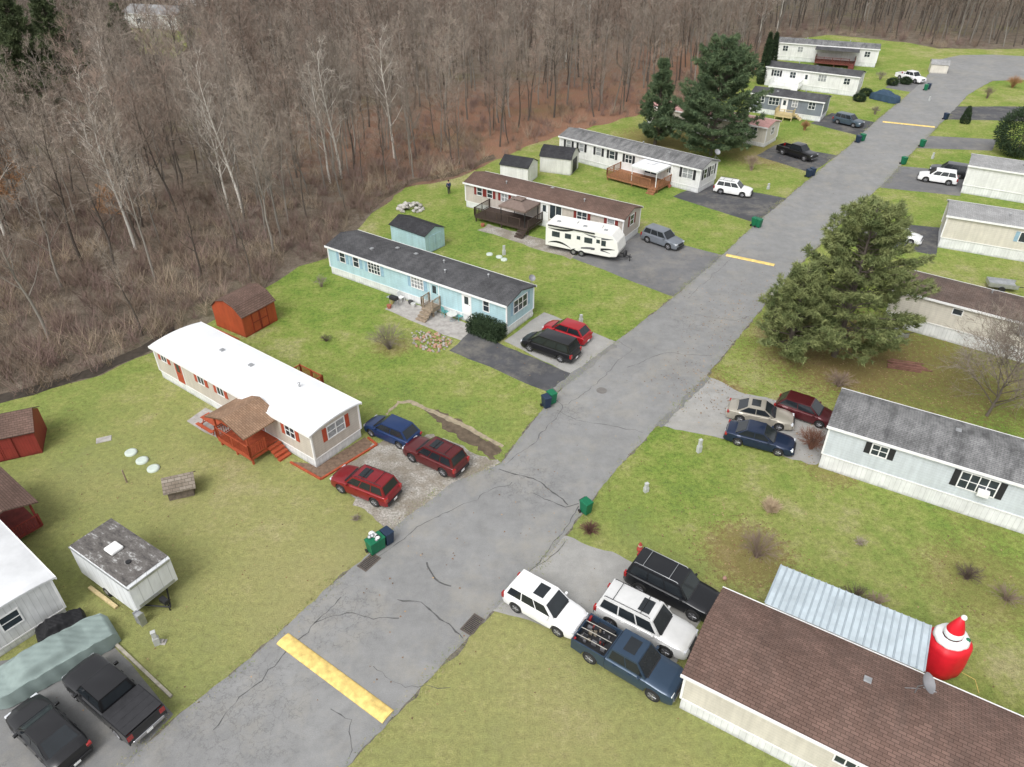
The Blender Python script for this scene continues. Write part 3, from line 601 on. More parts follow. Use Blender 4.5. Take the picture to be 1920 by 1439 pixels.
    def glass(name,P,ur,vr,mat=CARGL,off=.008):
        P=[Vector(p) for p in P]; nrm=(P[1]-P[0]).cross(P[3]-P[0]).normalized()
        cc=sum(P,Vector())/4
        if nrm.dot(cc-Vector((0,0,zb)))<0: nrm=-nrm
        def qp(u,v): return P[0].lerp(P[1],u).lerp(P[3].lerp(P[2],u),v)+nrm*off
        q=MB(); a=[qp(ur[0],vr[0]),qp(ur[1],vr[0]),qp(ur[1],vr[1]),qp(ur[0],vr[1])]
        b=[p-nrm*(off-.001) for p in a]
        q.add(a+b,[(0,1,2,3),(0,1,5,4),(1,2,6,5),(2,3,7,6),(3,0,4,7)]); part(q,name,o,mat)
    z0=zb+.0
    glass('windscreen',[(xb1,-bw,z0),(xb1,bw,z0),(xt1,tw,zt),(xt1,-tw,zt)],(.05,.95),(.03,.92))
    glass('rear_window',[(xb0,-bw,z0),(xb0,bw,z0),(xt0,tw,zt),(xt0,-tw,zt)],(.08,.92),(.12 if kind!='sedan' else .04,.88))
    nw=K['nw']
    for sg in (-1,1):
        P=[(xb0,sg*bw,z0),(xb1,sg*bw,z0),(xt1,sg*tw,zt),(xt0,sg*tw,zt)]
        u0,u1=.045,.955
        for i in range(nw):
            a=u0+(u1-u0)*i/nw+.012; b_=u0+(u1-u0)*(i+1)/nw-.012
            glass('side_window',P,(a,b_),(.10,.86))
    if sunroof:
        mb=MB(); mb.box(xt1-.95,xt1-.3,-tw*.62,tw*.62,zt+.02,zt+.053); part(mb,'sunroof',o,CARGL,bevel=.01)
    if rack:
        mb=MB()
        for sg in (-1,1): mb.tube([(xt0+.1,sg*tw*.9,zt+.02),(xt0+.15,sg*tw*.9,zt+.09),(xt1-.25,sg*tw*.9,zt+.09),(xt1-.15,sg*tw*.9,zt+.02)],.02,5)
        for x in (xt0+.6,xt1-.7): mb.tube([(x,-tw*.9,zt+.1),(x,tw*.9,zt+.1)],.018,5)
        part(mb,'roof_rack',o,BLACK if sum(col)>.1 else METAL)
    for w in wx:
        for sg in (-1,1):
            q=root('wheel',None,None,(w,sg*(hw-.12),wr),0,parent=o)
            mb=MB(); mb.tube([(0,-.115,0),(0,-.10,0),(0,.10,0),(0,.115,0)],[wr-.03,wr,wr,wr-.03],20); part(mb,'tyre',q,RUBBER)
            mb=MB(); yo=sg*.118
            mb.tube([(0,yo-.01,0),(0,yo,0)],[wr*.62,wr*.62],18); 
            for i in range(5):
                t=2*math.pi*i/5; mb.tube([(0,yo+sg*.004,0),(wr*.58*math.cos(t),yo+sg*.004,wr*.58*math.sin(t))],.03,4,1)
            part(mb,'rim',q,[M('rim_back',(.08,.08,.085),.5),RIM])
    for sg in (-1,1):
        mb=MB(); y0,y1=sg*hw*.50,sg*hw*.86; mb.box(f-.30,f-.06,min(y0,y1),max(y0,y1),hd-.27,hd-.10); part(mb,'headlight',o,HEADL,bevel=.04)
        mb=MB(); zz=(K['deck']-.1 if kind in('sedan','hatch') else zb-.06); y0,y1=sg*hw*.70,sg*hw*(.955 if kind!='pickup' else .985)
        mb.box(r-.012,r+.16,min(y0,y1),max(y0,y1),zz-(.17 if kind in('sedan','hatch') else .34),zz); part(mb,'taillight',o,TAILL,bevel=.02)
        mb=MB(); y0,y1=sg*(hw-.04),sg*(hw+.17); mb.box(xb1-.42,xb1-.28,min(y0,y1),max(y0,y1),zb-.0,zb+.15); part(mb,'wing_mirror',o,pm,bevel=.03)
        for x in ([.0,-.95] if kind!='pickup' else [.55,-.35]):
            mb=MB(); y0,y1=sg*(hw-.01),sg*(hw+.03); mb.box(x-.1,x+.1,min(y0,y1),max(y0,y1),zb-.17,zb-.14); part(mb,'door_handle',o,pm)
    mb=MB(); mb.box(f-.09,f+.02,-hw*.45,hw*.45,hd-.40,hd-.17); part(mb,'grille',o,BLACK,bevel=.02)
    mb=MB(); mb.box(f-.25,f+.05,-hw*.72,hw*.72,zl+.02,zl+.2); part(mb,'front_bumper',o,pm if kind in('sedan','hatch','van') else (CHROME if kind=='pickup' else BLACK),bevel=.04)
    mb=MB(); mb.box(r-.07,r+.2,-hw*.82,hw*.82,zl+.05,zl+.26); part(mb,'rear_bumper',o,pm if kind in('sedan','hatch','van') else (CHROME if kind=='pickup' else BLACK),bevel=.04)
    mb=MB(); mb.box(r-.085,r-.07,-.16,.16,zl+.08,zl+.22); part(mb,'licence_plate',o,WHITE)
    mb=MB(); a=xb1-.02; mb.box(a,a+.07,-bw*.8,bw*.8,zb-.012,zb+.032); part(mb,'wiper_cowl',o,BLACK)
    if kind=='pickup':
        xe=xb0-.06
        mb=MB(); t=.07; zz=zb+.02
        w=wx[0]; pts=[(r,zl+.12)]+[(w-ar*math.cos(math.pi*i/8),wr+ar*math.sin(math.pi*i/8)) for i in range(9)]+[(xe,zl+.05),(xe,zz),(r,zz)]
        for sg in (-1,1):
            y0=sg*hw; y1=sg*(hw-t); n=len(pts)
            vs=[(x,y0,q) for x,q in pts]+[(x,y1,q) for x,q in pts]
            mb.add(vs,[tuple(range(n)),tuple(range(2*n-1,n-1,-1))]+[(i,(i+1)%n,n+(i+1)%n,n+i) for i in range(n)])
        mb.box(r-.0,r+.06,-hw+t,hw-t,zl+.2,zz-.02); mb.box(xe-.06,xe,-hw+t,hw-t,.75,zz-.01)
        part(mb,'cargo_bed',o,pm)
        mb=MB(); mb.box(r+.061,xe-.061,-hw+t+.002,hw-t-.002,.70,.76); 
        for sg in (-1,1): mb.box(w-.5,w+.5,min(sg*(hw-t-.002),sg*(hw-.30)),max(sg*(hw-t-.002),sg*(hw-.30)),.761,.98)
        part(mb,'bed_liner',o,BLACK)
        if cover:
            mb=MB(); mb.box(r+.08,xe-.02,-hw+.05,hw-.05,zz+.003,zz+.05)
            for i in range(1,4): x=r+.1+(xe-r-.2)*i/4; mb.box(x-.02,x+.02,-hw+.07,hw-.07,zz+.051,zz+.06)
            part(mb,'tonneau_cover',o,M('tonneau_vinyl',(.025,.025,.028),.55,.2),bevel=.015)
        if load:
            mb=MB()
            for i in range(34):
                x=random.uniform(r+.3,xe-.4); y=random.uniform(-hw+.3,hw-.3); s=random.uniform(.04,.14)
                mb.box(x-s,x+s,y-s*.6,y+s*.6,.77,.82+random.uniform(.03,.2),random.choice([0,0,0,3,3,1,2]))
            for i in range(3): y=-.6+i*.5; mb.tube([(r+.1,y,1.24),(r+.6,y,1.3),(xe-.1,y+.05,1.28)],.022,6,4)
            part(mb,'cargo',o,[BLACK,M('cargo_red',(.22,.035,.03)),M('cargo_tan',(.2,.17,.13)),M('cargo_grey',(.14,.14,.15)),M('pale_pole',(.4,.38,.34))])
    return o
RD=(.24,.014,.020); MR=(.11,.014,.016)
car('suv',(.80,.80,.80),(966,1103),(1082,1168),'white compact suv with glass sunroof on concrete driveway','car',True,False,0)
car('bigsuv',(.66,.66,.65),(1140,1130),(1285,1203),'long pale silver suv with roof rack between parked trucks','car',True,True,.15)
car('bigsuv',(.016,.017,.020),(1195,1068),(1335,1138),'long black suv with roof bars on concrete driveway','car',False,True)
car('pickup',(.034,.062,.105),(1095,1188),(1268,1288),'dark blue pickup truck with loaded open bed','pickup truck',True,load=True)
car('sedan',(.40,.37,.31),(1370,762),(1486,786),'champagne tan sedan with sunroof on cracked driveway','car',True)
car('hatch',(.085,.012,.016),(1470,754),(1552,781),'dark maroon hatchback beside tan sedan')
car('sedan',(.014,.026,.062),(1370,804),(1484,833),'navy blue sedan on driveway edge beside lawn')
car('hatch',(.010,.035,.12),(770,820),(700,790),'blue hatchback parked beside gravel near white roofed home')
car('suv',MR,(860,873),(772,833),'dark maroon boxy suv on gravel driveway','car',True,True)
car('suv',RD,(730,925),(640,890),'red suv with roof rack on gravel driveway','car',True,True)
car('van',(.014,.014,.017),(1075,662),(990,633),'black minivan on driveway beside blue home')
car('hatch',(.40,.014,.022),(1096,630),(1030,608),'bright red hatchback beside black minivan')
car('suv',(.20,.22,.25),(1214,437),(1272,457),'grey blue suv on wide driveway')
car('suv',(.80,.80,.79),(1345,349),(1406,359),'white suv on fresh dark driveway',rack=True,metal=0)
car('pickup',(.014,.014,.016),(1463,276),(1528,295),'black pickup truck on dark driveway','pickup truck')
car('suv',(.07,.10,.13),(1572,222),(1611,231),'slate blue suv on dark driveway')
car('pickup',(.78,.78,.78),(1686,140),(1730,151),'white pickup truck near far homes','pickup truck',metal=0)
car('suv',(.80,.80,.80),(1794,337),(1724,327),'white suv beside white home with grey roof',metal=0)
car('suv',(.04,.042,.048),(1808,324),(1752,315),'dark grey suv parked behind white suv')
car('sedan',(.7,.7,.7),(1655,432),(1718,445),'white car with black roof behind a large pine',metal=0)
car('pickup',(.016,.016,.018),(283,1368),(143,1248),'black pickup truck with covered bed on driveway','pickup truck',False,cover=True)
car('sedan',(.016,.016,.018),(130,1413),(45,1328),'black sedan on grey driveway beside pickup')
car('hatch',(.012,.012,.014),(2010,158),(1960,150),'dark car at far cul de sac')
def tarp(label,a,b,L,W,H,col,name='covered_car',cat='covered car',seed=1):
    A=G(*a,z=.6);B=G(*b,z=.6);d=B-A;c=(A+B)/2; rr=random.Random(seed)
    lowp=[(-.5,.35),(-.46,.60),(-.30,.66),(.30,.68),(.46,.60),(.5,.35)]
    top=[(-.36,.66),(-.22,.98),(-.05,1.0),(.10,.96),(.28,.68)]
    mb=MB(); ns=70; nt=44; vs=[]
    ph=[rr.uniform(0,6.28) for _ in range(6)]
    for i in range(ns+1):
        x=-.5+i/ns; zl_=interp(lowp,x)*H; zt_=max(zl_,interp(top,x)*H if -.36<x<.28 else 0); hwid=W/2*(1-.22*abs(2*x)**8)
        for j in range(nt+1):
            t=j/nt*2-1; at=abs(t)
            if at<.40: z=zt_; yy=at/.40*.62
            elif at<.55: k=(at-.40)/.15; z=zt_+(zl_-zt_)*k; yy=.62+.22*k
            elif at<.68: k=(at-.55)/.13; z=zl_-.04*k; yy=.84+.14*k
            else: k=(at-.68)/.32; z=(zl_-.04)*(1-k)+.04; yy=.98+.08*k
            fold=math.sin(x*46+ph[0]+2*math.sin(t*3+ph[1]))*.5+math.sin(x*23+t*6+ph[2])*.5
            amp=.012+.05*max(0,(at-.6)/.4)
            z2=z+.018*math.sin(x*30-t*9+ph[3])+.012*math.sin(x*60+t*20+ph[4])
            vs.append((x*L,math.copysign(hwid*yy+fold*amp,t),max(.03,z2)))
    fs=[(i*(nt+1)+j,i*(nt+1)+j+1,(i+1)*(nt+1)+j+1,(i+1)*(nt+1)+j) for i in range(ns) for j in range(nt)]
    e0=[j for j in range(nt+1)]; e1=[ns*(nt+1)+j for j in range(nt+1)]
    mb.add(vs,fs+[tuple(e0),tuple(e1[::-1])],0,True)
    o=root(name,label,cat,(c.x,c.y,.012),math.atan2(d.y,d.x))
    me=mb.mesh('fabric_cover',[M('cover_%s'%label[:6],col,.75,.14,1.2,bp=.25)]); me.set_sharp_from_angle(angle=math.radians(50)); put(me,'fabric_cover',o)
    mb=MB(); mb.box(-L*.4,L*.4,-W*.35,W*.35,.05,.2); part(mb,'underside',o,BLACK)
    return o
tarp('grey green fabric covered car beside white home',(8,1285),(190,1182),5.8,2.1,1.45,(.22,.275,.26),seed=3)
tarp('black tarp covered heap beside white home',(85,1185),(140,1160),2.4,1.2,1.1,(.012,.012,.014),'covered_heap','tarp',5)
tarp('blue covered vehicle beside far homes',(1640,178),(1680,187),5,2,1.7,(.03,.06,.10),seed=8)
def trailer():
    A=G(1022,468);B=G(1140,492);d=B-A; ang=math.atan2(d.y,d.x)
    o=root('travel_trailer','white travel trailer with black swooshes beside deck','travel trailer',A,ang)
    wm=M('trailer_white',(.76,.75,.71),.4,.05); L=8.2;W=2.45
    mb=MB(); pr=[(0,.55),(L-.9,.55),(L-.1,.75),(L+.1,1.3),(L-.15,2.3),(L-.8,3.05),(L-1.4,3.15),(.25,3.15),(0,2.95)]
    n=len(pr); vs=[(x,0,z) for x,z in pr]+[(x,W,z) for x,z in pr]
    mb.add(vs,[tuple(range(n)),tuple(range(2*n-1,n-1,-1))]+[(i,(i+1)%n,n+(i+1)%n,n+i) for i in range(n)]); part(mb,'body',o,wm,bevel=.06)
    fm=mapface('F',L,W)
    for s,z,w,h in ((1.2,1.7,.9,.6),(2.6,1.75,.7,.55),(4.9,1.7,.9,.6),(6.6,1.7,.5,.6)):
        mb=MB(); mb.box(s-w/2,s+w/2,.003,.02,z,z+h,0,fm); part(mb,'window',o,GLASS)
    for s in (3.8,6.0):
        mb=MB(); mb.box(s-.32,s+.32,.003,.025,.75,2.55,0,fm); mb.box(s-.2,s+.2,.026,.035,1.9,2.3,1,fm); part(mb,'door',o,[wm,GLASS])
    mb=MB()
    for k,(x0,z0,x1,z1,x2,z2) in enumerate(((.3,.9,1.6,1.5,3.0,.7),(3.2,.7,5.2,1.5,7.4,1.0),(.3,2.6,2.2,2.4,3.4,2.9),(4.4,2.7,6.2,2.3,7.6,2.6),(5.2,1.0,6.6,1.4,7.9,1.5))):
        pts=[]
        for i in range(9):
            t=i/8; x=(1-t)**2*x0+2*t*(1-t)*x1+t*t*x2; z=(1-t)**2*z0+2*t*(1-t)*z1+t*t*z2; w=.2*math.sin(math.pi*t)+.03; pts.append((x,z,w))
        vs=[(x,-.006,z-w/2) for x,z,w in pts]+[(x,-.006,z+w/2) for x,z,w in pts]
        mb.add(vs,[(i,i+1,9+i+1,9+i) for i in range(8)],k%2)
    part(mb,'swoosh_graphic',o,[BLACK,M('graphic_grey',(.10,.10,.11))])
    mb=MB(); mb.box(.3,5.6,-.14,-.02,2.85,2.98); part(mb,'awning_roll',o,BLACK,bevel=.03)
    for x in (2.8,5.6): mb=MB(); mb.box(x-.4,x+.4,W/2-.35,W/2+.35,3.15,3.42); part(mb,'roof_air_conditioner',o,WHITE,bevel=.08)
    for x in (1.2,4.2,6.5): mb=MB(); mb.box(x-.2,x+.2,W*.3-.2,W*.3+.2,3.15,3.24); part(mb,'roof_vent',o,METAL,bevel=.03)
    for x in (3.3,4.2):
        for y in (.12,W-.12):
            q=root('wheel',None,None,(x,y,.36),0,parent=o); mb=MB(); mb.tube([(0,-.13,0),(0,.13,0)],.36,16); part(mb,'tyre',q,RUBBER)
            mb=MB(); mb.tube([(0,-.14,0),(0,.14,0)],.19,12); part(mb,'rim',q,RIM)
    mb=MB(); mb.tube([(L-.6,.6,.5),(L+1.2,W/2,.5)],.05,6); mb.tube([(L-.6,W-.6,.5),(L+1.2,W/2,.5)],.05,6); mb.tube([(L+1,W/2,0),(L+1,W/2,.8)],.04,6)
    mb.box(.2,L-.6,.2,W-.2,.42,.56); part(mb,'hitch_frame',o,BLACK)
    for y in (W/2-.2,W/2+.2): mb=MB(); mb.tube([(L+.45,y,.55),(L+.45,y,1.0),(L+.45,y,1.08)],[.15,.15,.06],10); part(mb,'gas_cylinder',o,BLACK)
trailer()
def camper():
    A=G(158,1084); B=G(268,1166); d=B-A
    o=root('box_trailer','old white box trailer with dark stained roof on lawn','trailer',A,math.atan2(d.y,d.x)); L=5.5;W=2.6
    sm=siding('trailer_metal_panels',(.78,.80,.81),.6,True,.12)
    pr=[(0,.45),(L-.5,.45),(L,.85),(L,2.6),(L-.15,2.75),(.15,2.75),(0,2.6)]; n=len(pr)
    mb=MB(); vs=[(x,0,z) for x,z in pr]+[(x,W,z) for x,z in pr]
    mb.add(vs,[tuple(range(n)),tuple(range(2*n-1,n-1,-1))]+[(i,(i+1)%n,n+(i+1)%n,n+i) for i in range(n)]); part(mb,'body',o,sm,bevel=.03)
    m,nt,b=nodes('peeling_trailer_roof'); co=objco(nt)
    mp=nt.nodes.new('ShaderNodeMapping'); mp.inputs['Scale'].default_value=(.7,1.6,1); L_(nt,co,mp.inputs[0])
    c=ramp(nt,noise(nt,mp.outputs[0],1.9,8,.8),[(.36,(.045,.043,.042)),(.47,(.105,.095,.088)),(.56,(.14,.13,.122)),(.62,(.40,.40,.39)),(.74,(.62,.62,.61))]); L_(nt,c,b.inputs['Base Color']); b.inputs['Roughness'].default_value=.8
    mb=MB(); mb.box(.12,L-.12,.02,W-.02,2.754,2.78); part(mb,'roof',o,m)
    mb=MB(); mb.box(2.1,2.9,.85,1.6,2.78,2.98); part(mb,'roof_hatch',o,WHITE,bevel=.08)
    mb=MB(); mb.tube([(4.0,1.1,2.78),(4.0,1.1,2.85)],.15,10); part(mb,'roof_vent',o,BLACK)
    mb=MB(); mb.box(-.03,L+.03,-.03,-.004,2.52,2.64);mb.box(L+.004,L+.05,.1,W-.1,2.5,2.64);mb.box(L+.004,L+.02,.2,W-.2,.9,1.1,0); part(mb,'edge_trim',o,METAL)
    for y in (.1,W-.1):
            q=root('wheel',None,None,(2.4,y,.33),0,parent=o); mb=MB(); mb.tube([(0,-.12,0),(0,.12,0)],.33,16); part(mb,'tyre',q,RUBBER); mb=MB(); mb.tube([(0,-.13,0),(0,.13,0)],.17,12); part(mb,'rim',q,METAL)
    mb=MB(); mb.tube([(L-.6,.5,.42),(L+.9,W/2,.42)],.05,6); mb.tube([(L-.6,W-.5,.42),(L+.9,W/2,.42)],.05,6); mb.tube([(L+.7,W/2,0),(L+.7,W/2,.7)],.04,6); mb.box(.1,L-.6,.15,W-.15,.34,.46); part(mb,'hitch_frame',o,BLACK)
    mb=MB(); mb.box(1.0,3.6,-.35,-.15,0,.16); part(mb,'timber_block',o,TANW)
    mb=MB()
    for i in range(5): mb.box(L-.05,L+.35,-.25,.1,.1+i*.16,.14+i*.16)
    mb.box(L-.09,L-.052,-.25,.1,0,.9);mb.box(L+.352,L+.39,-.25,.1,0,.9); part(mb,'folded_steps',o,METAL)
    mb=MB(); mb.box(L+.15,L+.7,W/2-.15,W/2+.15,.5,.8); part(mb,'battery_box',o,BLACK,bevel=.03)
camper()
# ---------------------------------------------------------------- bins and small things
def bin_mesh():
    out=[]
    mb=MB(); b=[(-.24,-.27),(.24,-.27),(.24,.27),(-.24,.27)]
    mb.add([(x,y,.08) for x,y in b]+[(x*1.22,y*1.25,.98) for x,y in b],[(0,1,2,3),(4,5,6,7),(0,1,5,4),(1,2,6,5),(2,3,7,6),(3,0,4,7)]); out.append(('bin_body',mb))
    mb=MB(); mb.add([(-.31,-.37,.985),(.31,-.37,.985),(.31,.36,.985),(-.31,.36,.985),(-.29,-.34,1.04),(.29,-.34,1.04),(.25,.3,1.1),(-.25,.3,1.1)],[(0,1,2,3),(4,5,6,7),(0,1,5,4),(1,2,6,5),(2,3,7,6),(3,0,4,7)]); out.append(('lid',mb))
    for sg in (-1,1): mb=MB(); mb.tube([(sg*.27,.27,.13),(sg*.33,.27,.13)],.13,12); out.append(('wheel',mb))
    mb=MB(); mb.tube([(-.27,.42,.95),(.27,.42,.95)],.02,6); out.append(('handle',mb)); return out
BM={}
def wbin(u,v,kind,rot=0.3):
    cm={'green':GREENB,'navy':NAVYB}[kind]
    if kind not in BM: BM[kind]=[(n,m.mesh(n,[cm if n in('bin_body','lid') else BLACK])) for n,m in bin_mesh()]
    o=root('wheelie_bin','%s wheeled rubbish bin beside the road'%{'green':'green','navy':'dark blue'}[kind],'rubbish bin',G(u,v)+Vector((0,0,.02)),rot,'wheeled bins along the road')
    for n,me in BM[kind]: put(me,n,o,bevel=.015)
for u,v,k,r in ((1098,962,'green',.6),(1024,764,'navy',.6),(1034,756,'green',.6),(700,1036,'green',.5),(712,1028,'green',.9),(728,1018,'navy',.5),(1421,427,'green',.6),(1414,425,'green',.6),(1515,333,'navy',.6),(1522,330,'navy',.6),(1616,265,'green',.6),(1608,268,'navy',.5),(1693,309,'green',.6),(1728,276,'green',.6),(1772,225,'navy',.6),(1735,170,'green',.6),(1740,168,'navy',.6),(1075,318,'navy',.2)):
    wbin(u,v,k,r+random.uniform(-.3,.3))
mb=MB()
for i in range(9): mb.ball((random.uniform(-.35,.35),random.uniform(-.3,.3),1.12+random.uniform(-.03,.08)),random.uniform(.1,.2),5,random.randrange(3),.15,(1,1,.7))
o=part(mb,'rubbish_bags',None,[BLACK,WHITE,METAL],label='black and white rubbish bags heaped on bins',cat='rubbish bag'); o.location=G(707,1032)
for u,v in ((246,850),(267,865),(288,880),(945,488),(918,478),(936,483)):
    mb=MB(); mb.tube([(0,0,0),(0,0,.12),(0,0,.15)],[.42,.42,.3] if u<400 else [.35,.35,.25],18); o=part(mb,'septic_lid',None,M('pale_green_lid',(.52,.58,.52),.6,.1),label='pale round septic tank lid in the lawn',cat='tank lid',group='septic lids'); o.location=G(u,v)
mb=MB(); mb.box(-.5,.5,-.3,.3,0,.06); o=part(mb,'stone_slab',None,CONC,label='flat concrete slab lying on the lawn',cat='slab'); o.location=G(195,825); o.rotation_euler[2]=.4
def pedestal(u,v,h=1.0,w=.16):
    mb=MB(); mb.box(-w,w,-w*.8,w*.8,0,h*.55); mb.box(-w*.7,w*.7,-w*.6,w*.6,h*.55,h); mb.box(-w*.8,w*.8,-w*.7,w*.7,h,h+.05)
    o=part(mb,'utility_pedestal',None,M('pedestal_grey',(.46,.47,.46),.5,.1),bevel=.015,label='grey utility pedestal standing in the lawn',cat='utility box',group='utility pedestals'); o.location=G(u,v); o.rotation_euler[2]=.5
for u,v,h in ((62,798,1.3),(296,1208,1.0),(1310,848,1.1),(1211,922,.7),(1089,604,.7),(945,478,1.0),(1440,355,.7),(1748,298,.8),(1742,190,.7)): pedestal(u,v,h)
mb=MB(); mb.box(-.2,.2,-.17,.17,.0,.05); mb.box(-.1,.1,-.08,.08,.05,.2); o=part(mb,'valve_cover',None,CONC,label='small concrete valve box by pedestal',cat='valve box'); o.location=G(305,1205)
mb=MB(); mb.tube([(0,0,0),(0,0,1.1)],[.06,.05],8); o=part(mb,'wooden_post',None,WOOD,label='short weathered post standing in the lawn',cat='post'); o.location=G(238,905)
def doghouse():
    o=root('dog_house','weathered wooden dog house with shingle roof','dog house',G(318,940),math.radians(20)); o.scale=(1.2,1.2,1.2)
    mb=MB(); mb.extr([(0,0),(1.1,0),(1.1,.75),(.55,1.15),(0,.75)],0,1.3); part(mb,'wall',o,M('old_grey_boards',(.15,.12,.10),.9,.4,4,bp=.4))
    mb=MB(); mb.extr([(-.18,.68),(.55,1.24),(1.28,.68),(1.28,.62),(.55,1.18),(-.18,.62)],-.15,1.5); part(mb,'roof',o,shingle('mossy_old_shingles',(.24,.20,.16),(.34,.30,.25),(.1,.08,.06),.8))
    mb=MB(); mb.tube([(1.302,.55,.42),(1.312,.55,.42)],.24,14); part(mb,'opening',o,BLACK)
doghouse()
def picnic():
    o=root('picnic_table','red wooden picnic table on concrete patio','picnic table',G(402,802),math.radians(-36))
    mb=MB()
    for i in range(5): y=-.36+i*.155; mb.box(-.95,.95,y,y+.14,.72,.76)
    part(mb,'table_top',o,REDW)
    for sg in (-1,1):
        mb=MB(); mb.box(-.95,.95,sg*.72-.13,sg*.72+.13,.42,.46); part(mb,'bench_seat',o,REDW)
    mb=MB()
    for x in (-.7,.7):
        mb.box(x-.04,x+.04,-.8,.8,.36,.41)
        for sg in (-1,1): mb.tube([(x,sg*.62,0),(x,sg*.22,.72)],.05,4)
    part(mb,'frame',o,REDW)
picnic()
def beam(name,pts,w,h,mat,label,cat):
    mb=MB()
    P=[G(*p) for p in pts]
    for a,b in zip(P,P[1:]):
        d=(b-a).normalized(); n=Vector((-d.y,d.x,0))*w/2
        vs=[a-n,a+n,b+n,b-n]; mb.add([(v.x,v.y,0.0) for v in vs]+[(v.x,v.y,h) for v in vs],[(0,1,2,3),(4,5,6,7),(0,1,5,4),(1,2,6,5),(2,3,7,6),(3,0,4,7)])
    return part(mb,name,None,mat,label=label,cat=cat)
beam('timber_edging',[(545,868),(602,900),(707,835),(690,822)],.14,.12,REDW,'rust red timber edging around home gable','edging')
sheet('gravel_bed',[(548,866),(602,896),(702,835),(684,820),(600,872)],.007,M('brown_mulch',(.17,.115,.08),.9,.4,4,bp=.5))
beam('timber_kerb',[(208,1200),(322,1308)],.16,.12,M('pale_timber',(.36,.33,.27),.85,.3,3,bp=.3),'weathered timber edging beside the driveway','edging')
STONE=M('field_stone',(.34,.32,.29),.9,.3,3,bp=.4); STONE2=M('warm_stone',(.38,.23,.16),.9,.3,3)
def rocks(u,v,n,rx,ry,label,s=.2,hgt=.5,name='rock_pile',cat='rocks'):
    mb=MB()
    for i in range(n):
        a=random.uniform(0,6.28); q=math.sqrt(random.random()); r=s*random.uniform(.6,1.3)
        mb.ball((rx*q*math.cos(a),ry*q*math.sin(a),r*.4+hgt*(1-q)*random.random()),r,4,random.randrange(2),.2,(1,.8,.7))
    for i in range(len(mb.s)): mb.s[i]=False
    o=part(mb,name,None,[STONE,M('pale_stone',(.46,.44,.41),.9,.2,3,bp=.3) if n<75 else STONE2],label=label,cat=cat); o.location=G(u,v); o.rotation_euler[2]=-.6; o['kind']='stuff'
rocks(770,392,70,1.7,1.5,'heap of pale field stones on lawn edge',.25,1.0)
rocks(812,643,110,1.9,1.5,'rock garden border with mixed stones',.13,.2,'rock_garden')
rocks(790,632,40,1.1,.9,'rock garden border with mixed stones',.1,.2,'rock_garden')
rocks(978,322,40,.5,2.4,'loose stones bordering shed',.12,.1,'stone_border')
def chair(u,v,r,col,label):
    o=root('garden_chair',label,'chair',G(u,v)+Vector((0,0,.01)),r,'garden chairs')
    mb=MB(); mb.box(-.25,.25,-.25,.25,.4,.44); part(mb,'seat',o,col)
    mb=MB(); 
    for i in range(5): mb.box(-.25+i*.105,-.17+i*.105,.23,.27,.46,.95)
    mb.box(-.27,.27,.22,.28,.93,.98); part(mb,'backrest',o,col)
    for x in (-.23,.23):
        for y in (-.23,.23): mb=MB(); mb.box(x-.02,x+.02,y-.02,y+.02,0,.4); part(mb,'leg',o,col)
TEAL=M('teal_chair_plastic',(.12,.36,.36),.5)
chair(835,592,2.2,TEAL,'teal slatted garden chair on concrete patio'); chair(862,600,-1,TEAL,'teal slatted garden chair on concrete patio'); chair(752,565,1,WHITE,'white garden chair beside blue home')
o=root('patio_table','small round pale patio table beside blue home','table',G(848,602)+Vector((0,0,.01)))
mb=MB(); mb.tube([(0,0,.70),(0,0,.74)],.5,18); part(mb,'table_top',o,M('pale_table',(.55,.55,.52),.5)); mb=MB(); mb.tube([(0,0,0),(0,0,.7)],.04,8); mb.tube([(0,0,0),(0,0,.03)],.25,12); part(mb,'pedestal',o,METAL)
def planter(u,v,c,s=.25):
    mb=MB(); mb.tube([(0,0,0),(0,0,s*1.3),(0,0,s*1.4)],[s*.7,s,s*.9],12)
    o=part(mb,'planter',None,M('planter_%d'%(c[0]*100),c,.7),label='small garden planter pot beside the home',cat='planter',group='planters'); o.location=G(u,v)
for u,v,c in ((735,570,(.35,.3,.1)),(742,563,(.03,.08,.3)),(748,556,(.5,.5,.48)),(730,578,(.3,.1,.06)),(775,575,(.5,.5,.48)),(960,612,(.5,.5,.48)),(968,606,(.3,.25,.2)),(985,600,(.5,.5,.48)),(995,593,(.5,.5,.48)),(770,570,(.05,.05,.05)),(815,588,(.5,.48,.4)),(1230,345,(.5,.5,.48)),(1255,352,(.3,.1,.06)),(905,425,(.3,.3,.3))): planter(u,v,c)
def grill(u,v,r=0):
    o=root('barbecue_grill','black barbecue grill on patio','barbecue',G(u,v)+Vector((0,0,.01)),r); mb=MB(); mb.box(-.4,.4,-.25,.25,.75,.9); mb.extr([(-.25,.9),(.25,.9),(.18,1.1),(-.18,1.1)],-.4,.4); part(mb,'firebox',o,BLACK,bevel=.02)
    mb=MB()
    for x in (-.35,.35):
        for y in (-.2,.2): mb.box(x-.02,x+.02,y-.02,y+.02,0,.75)
    mb.box(-.75,-.42,-.22,.22,.85,.88); part(mb,'cart',o,METAL)
grill(740,575,-.6)
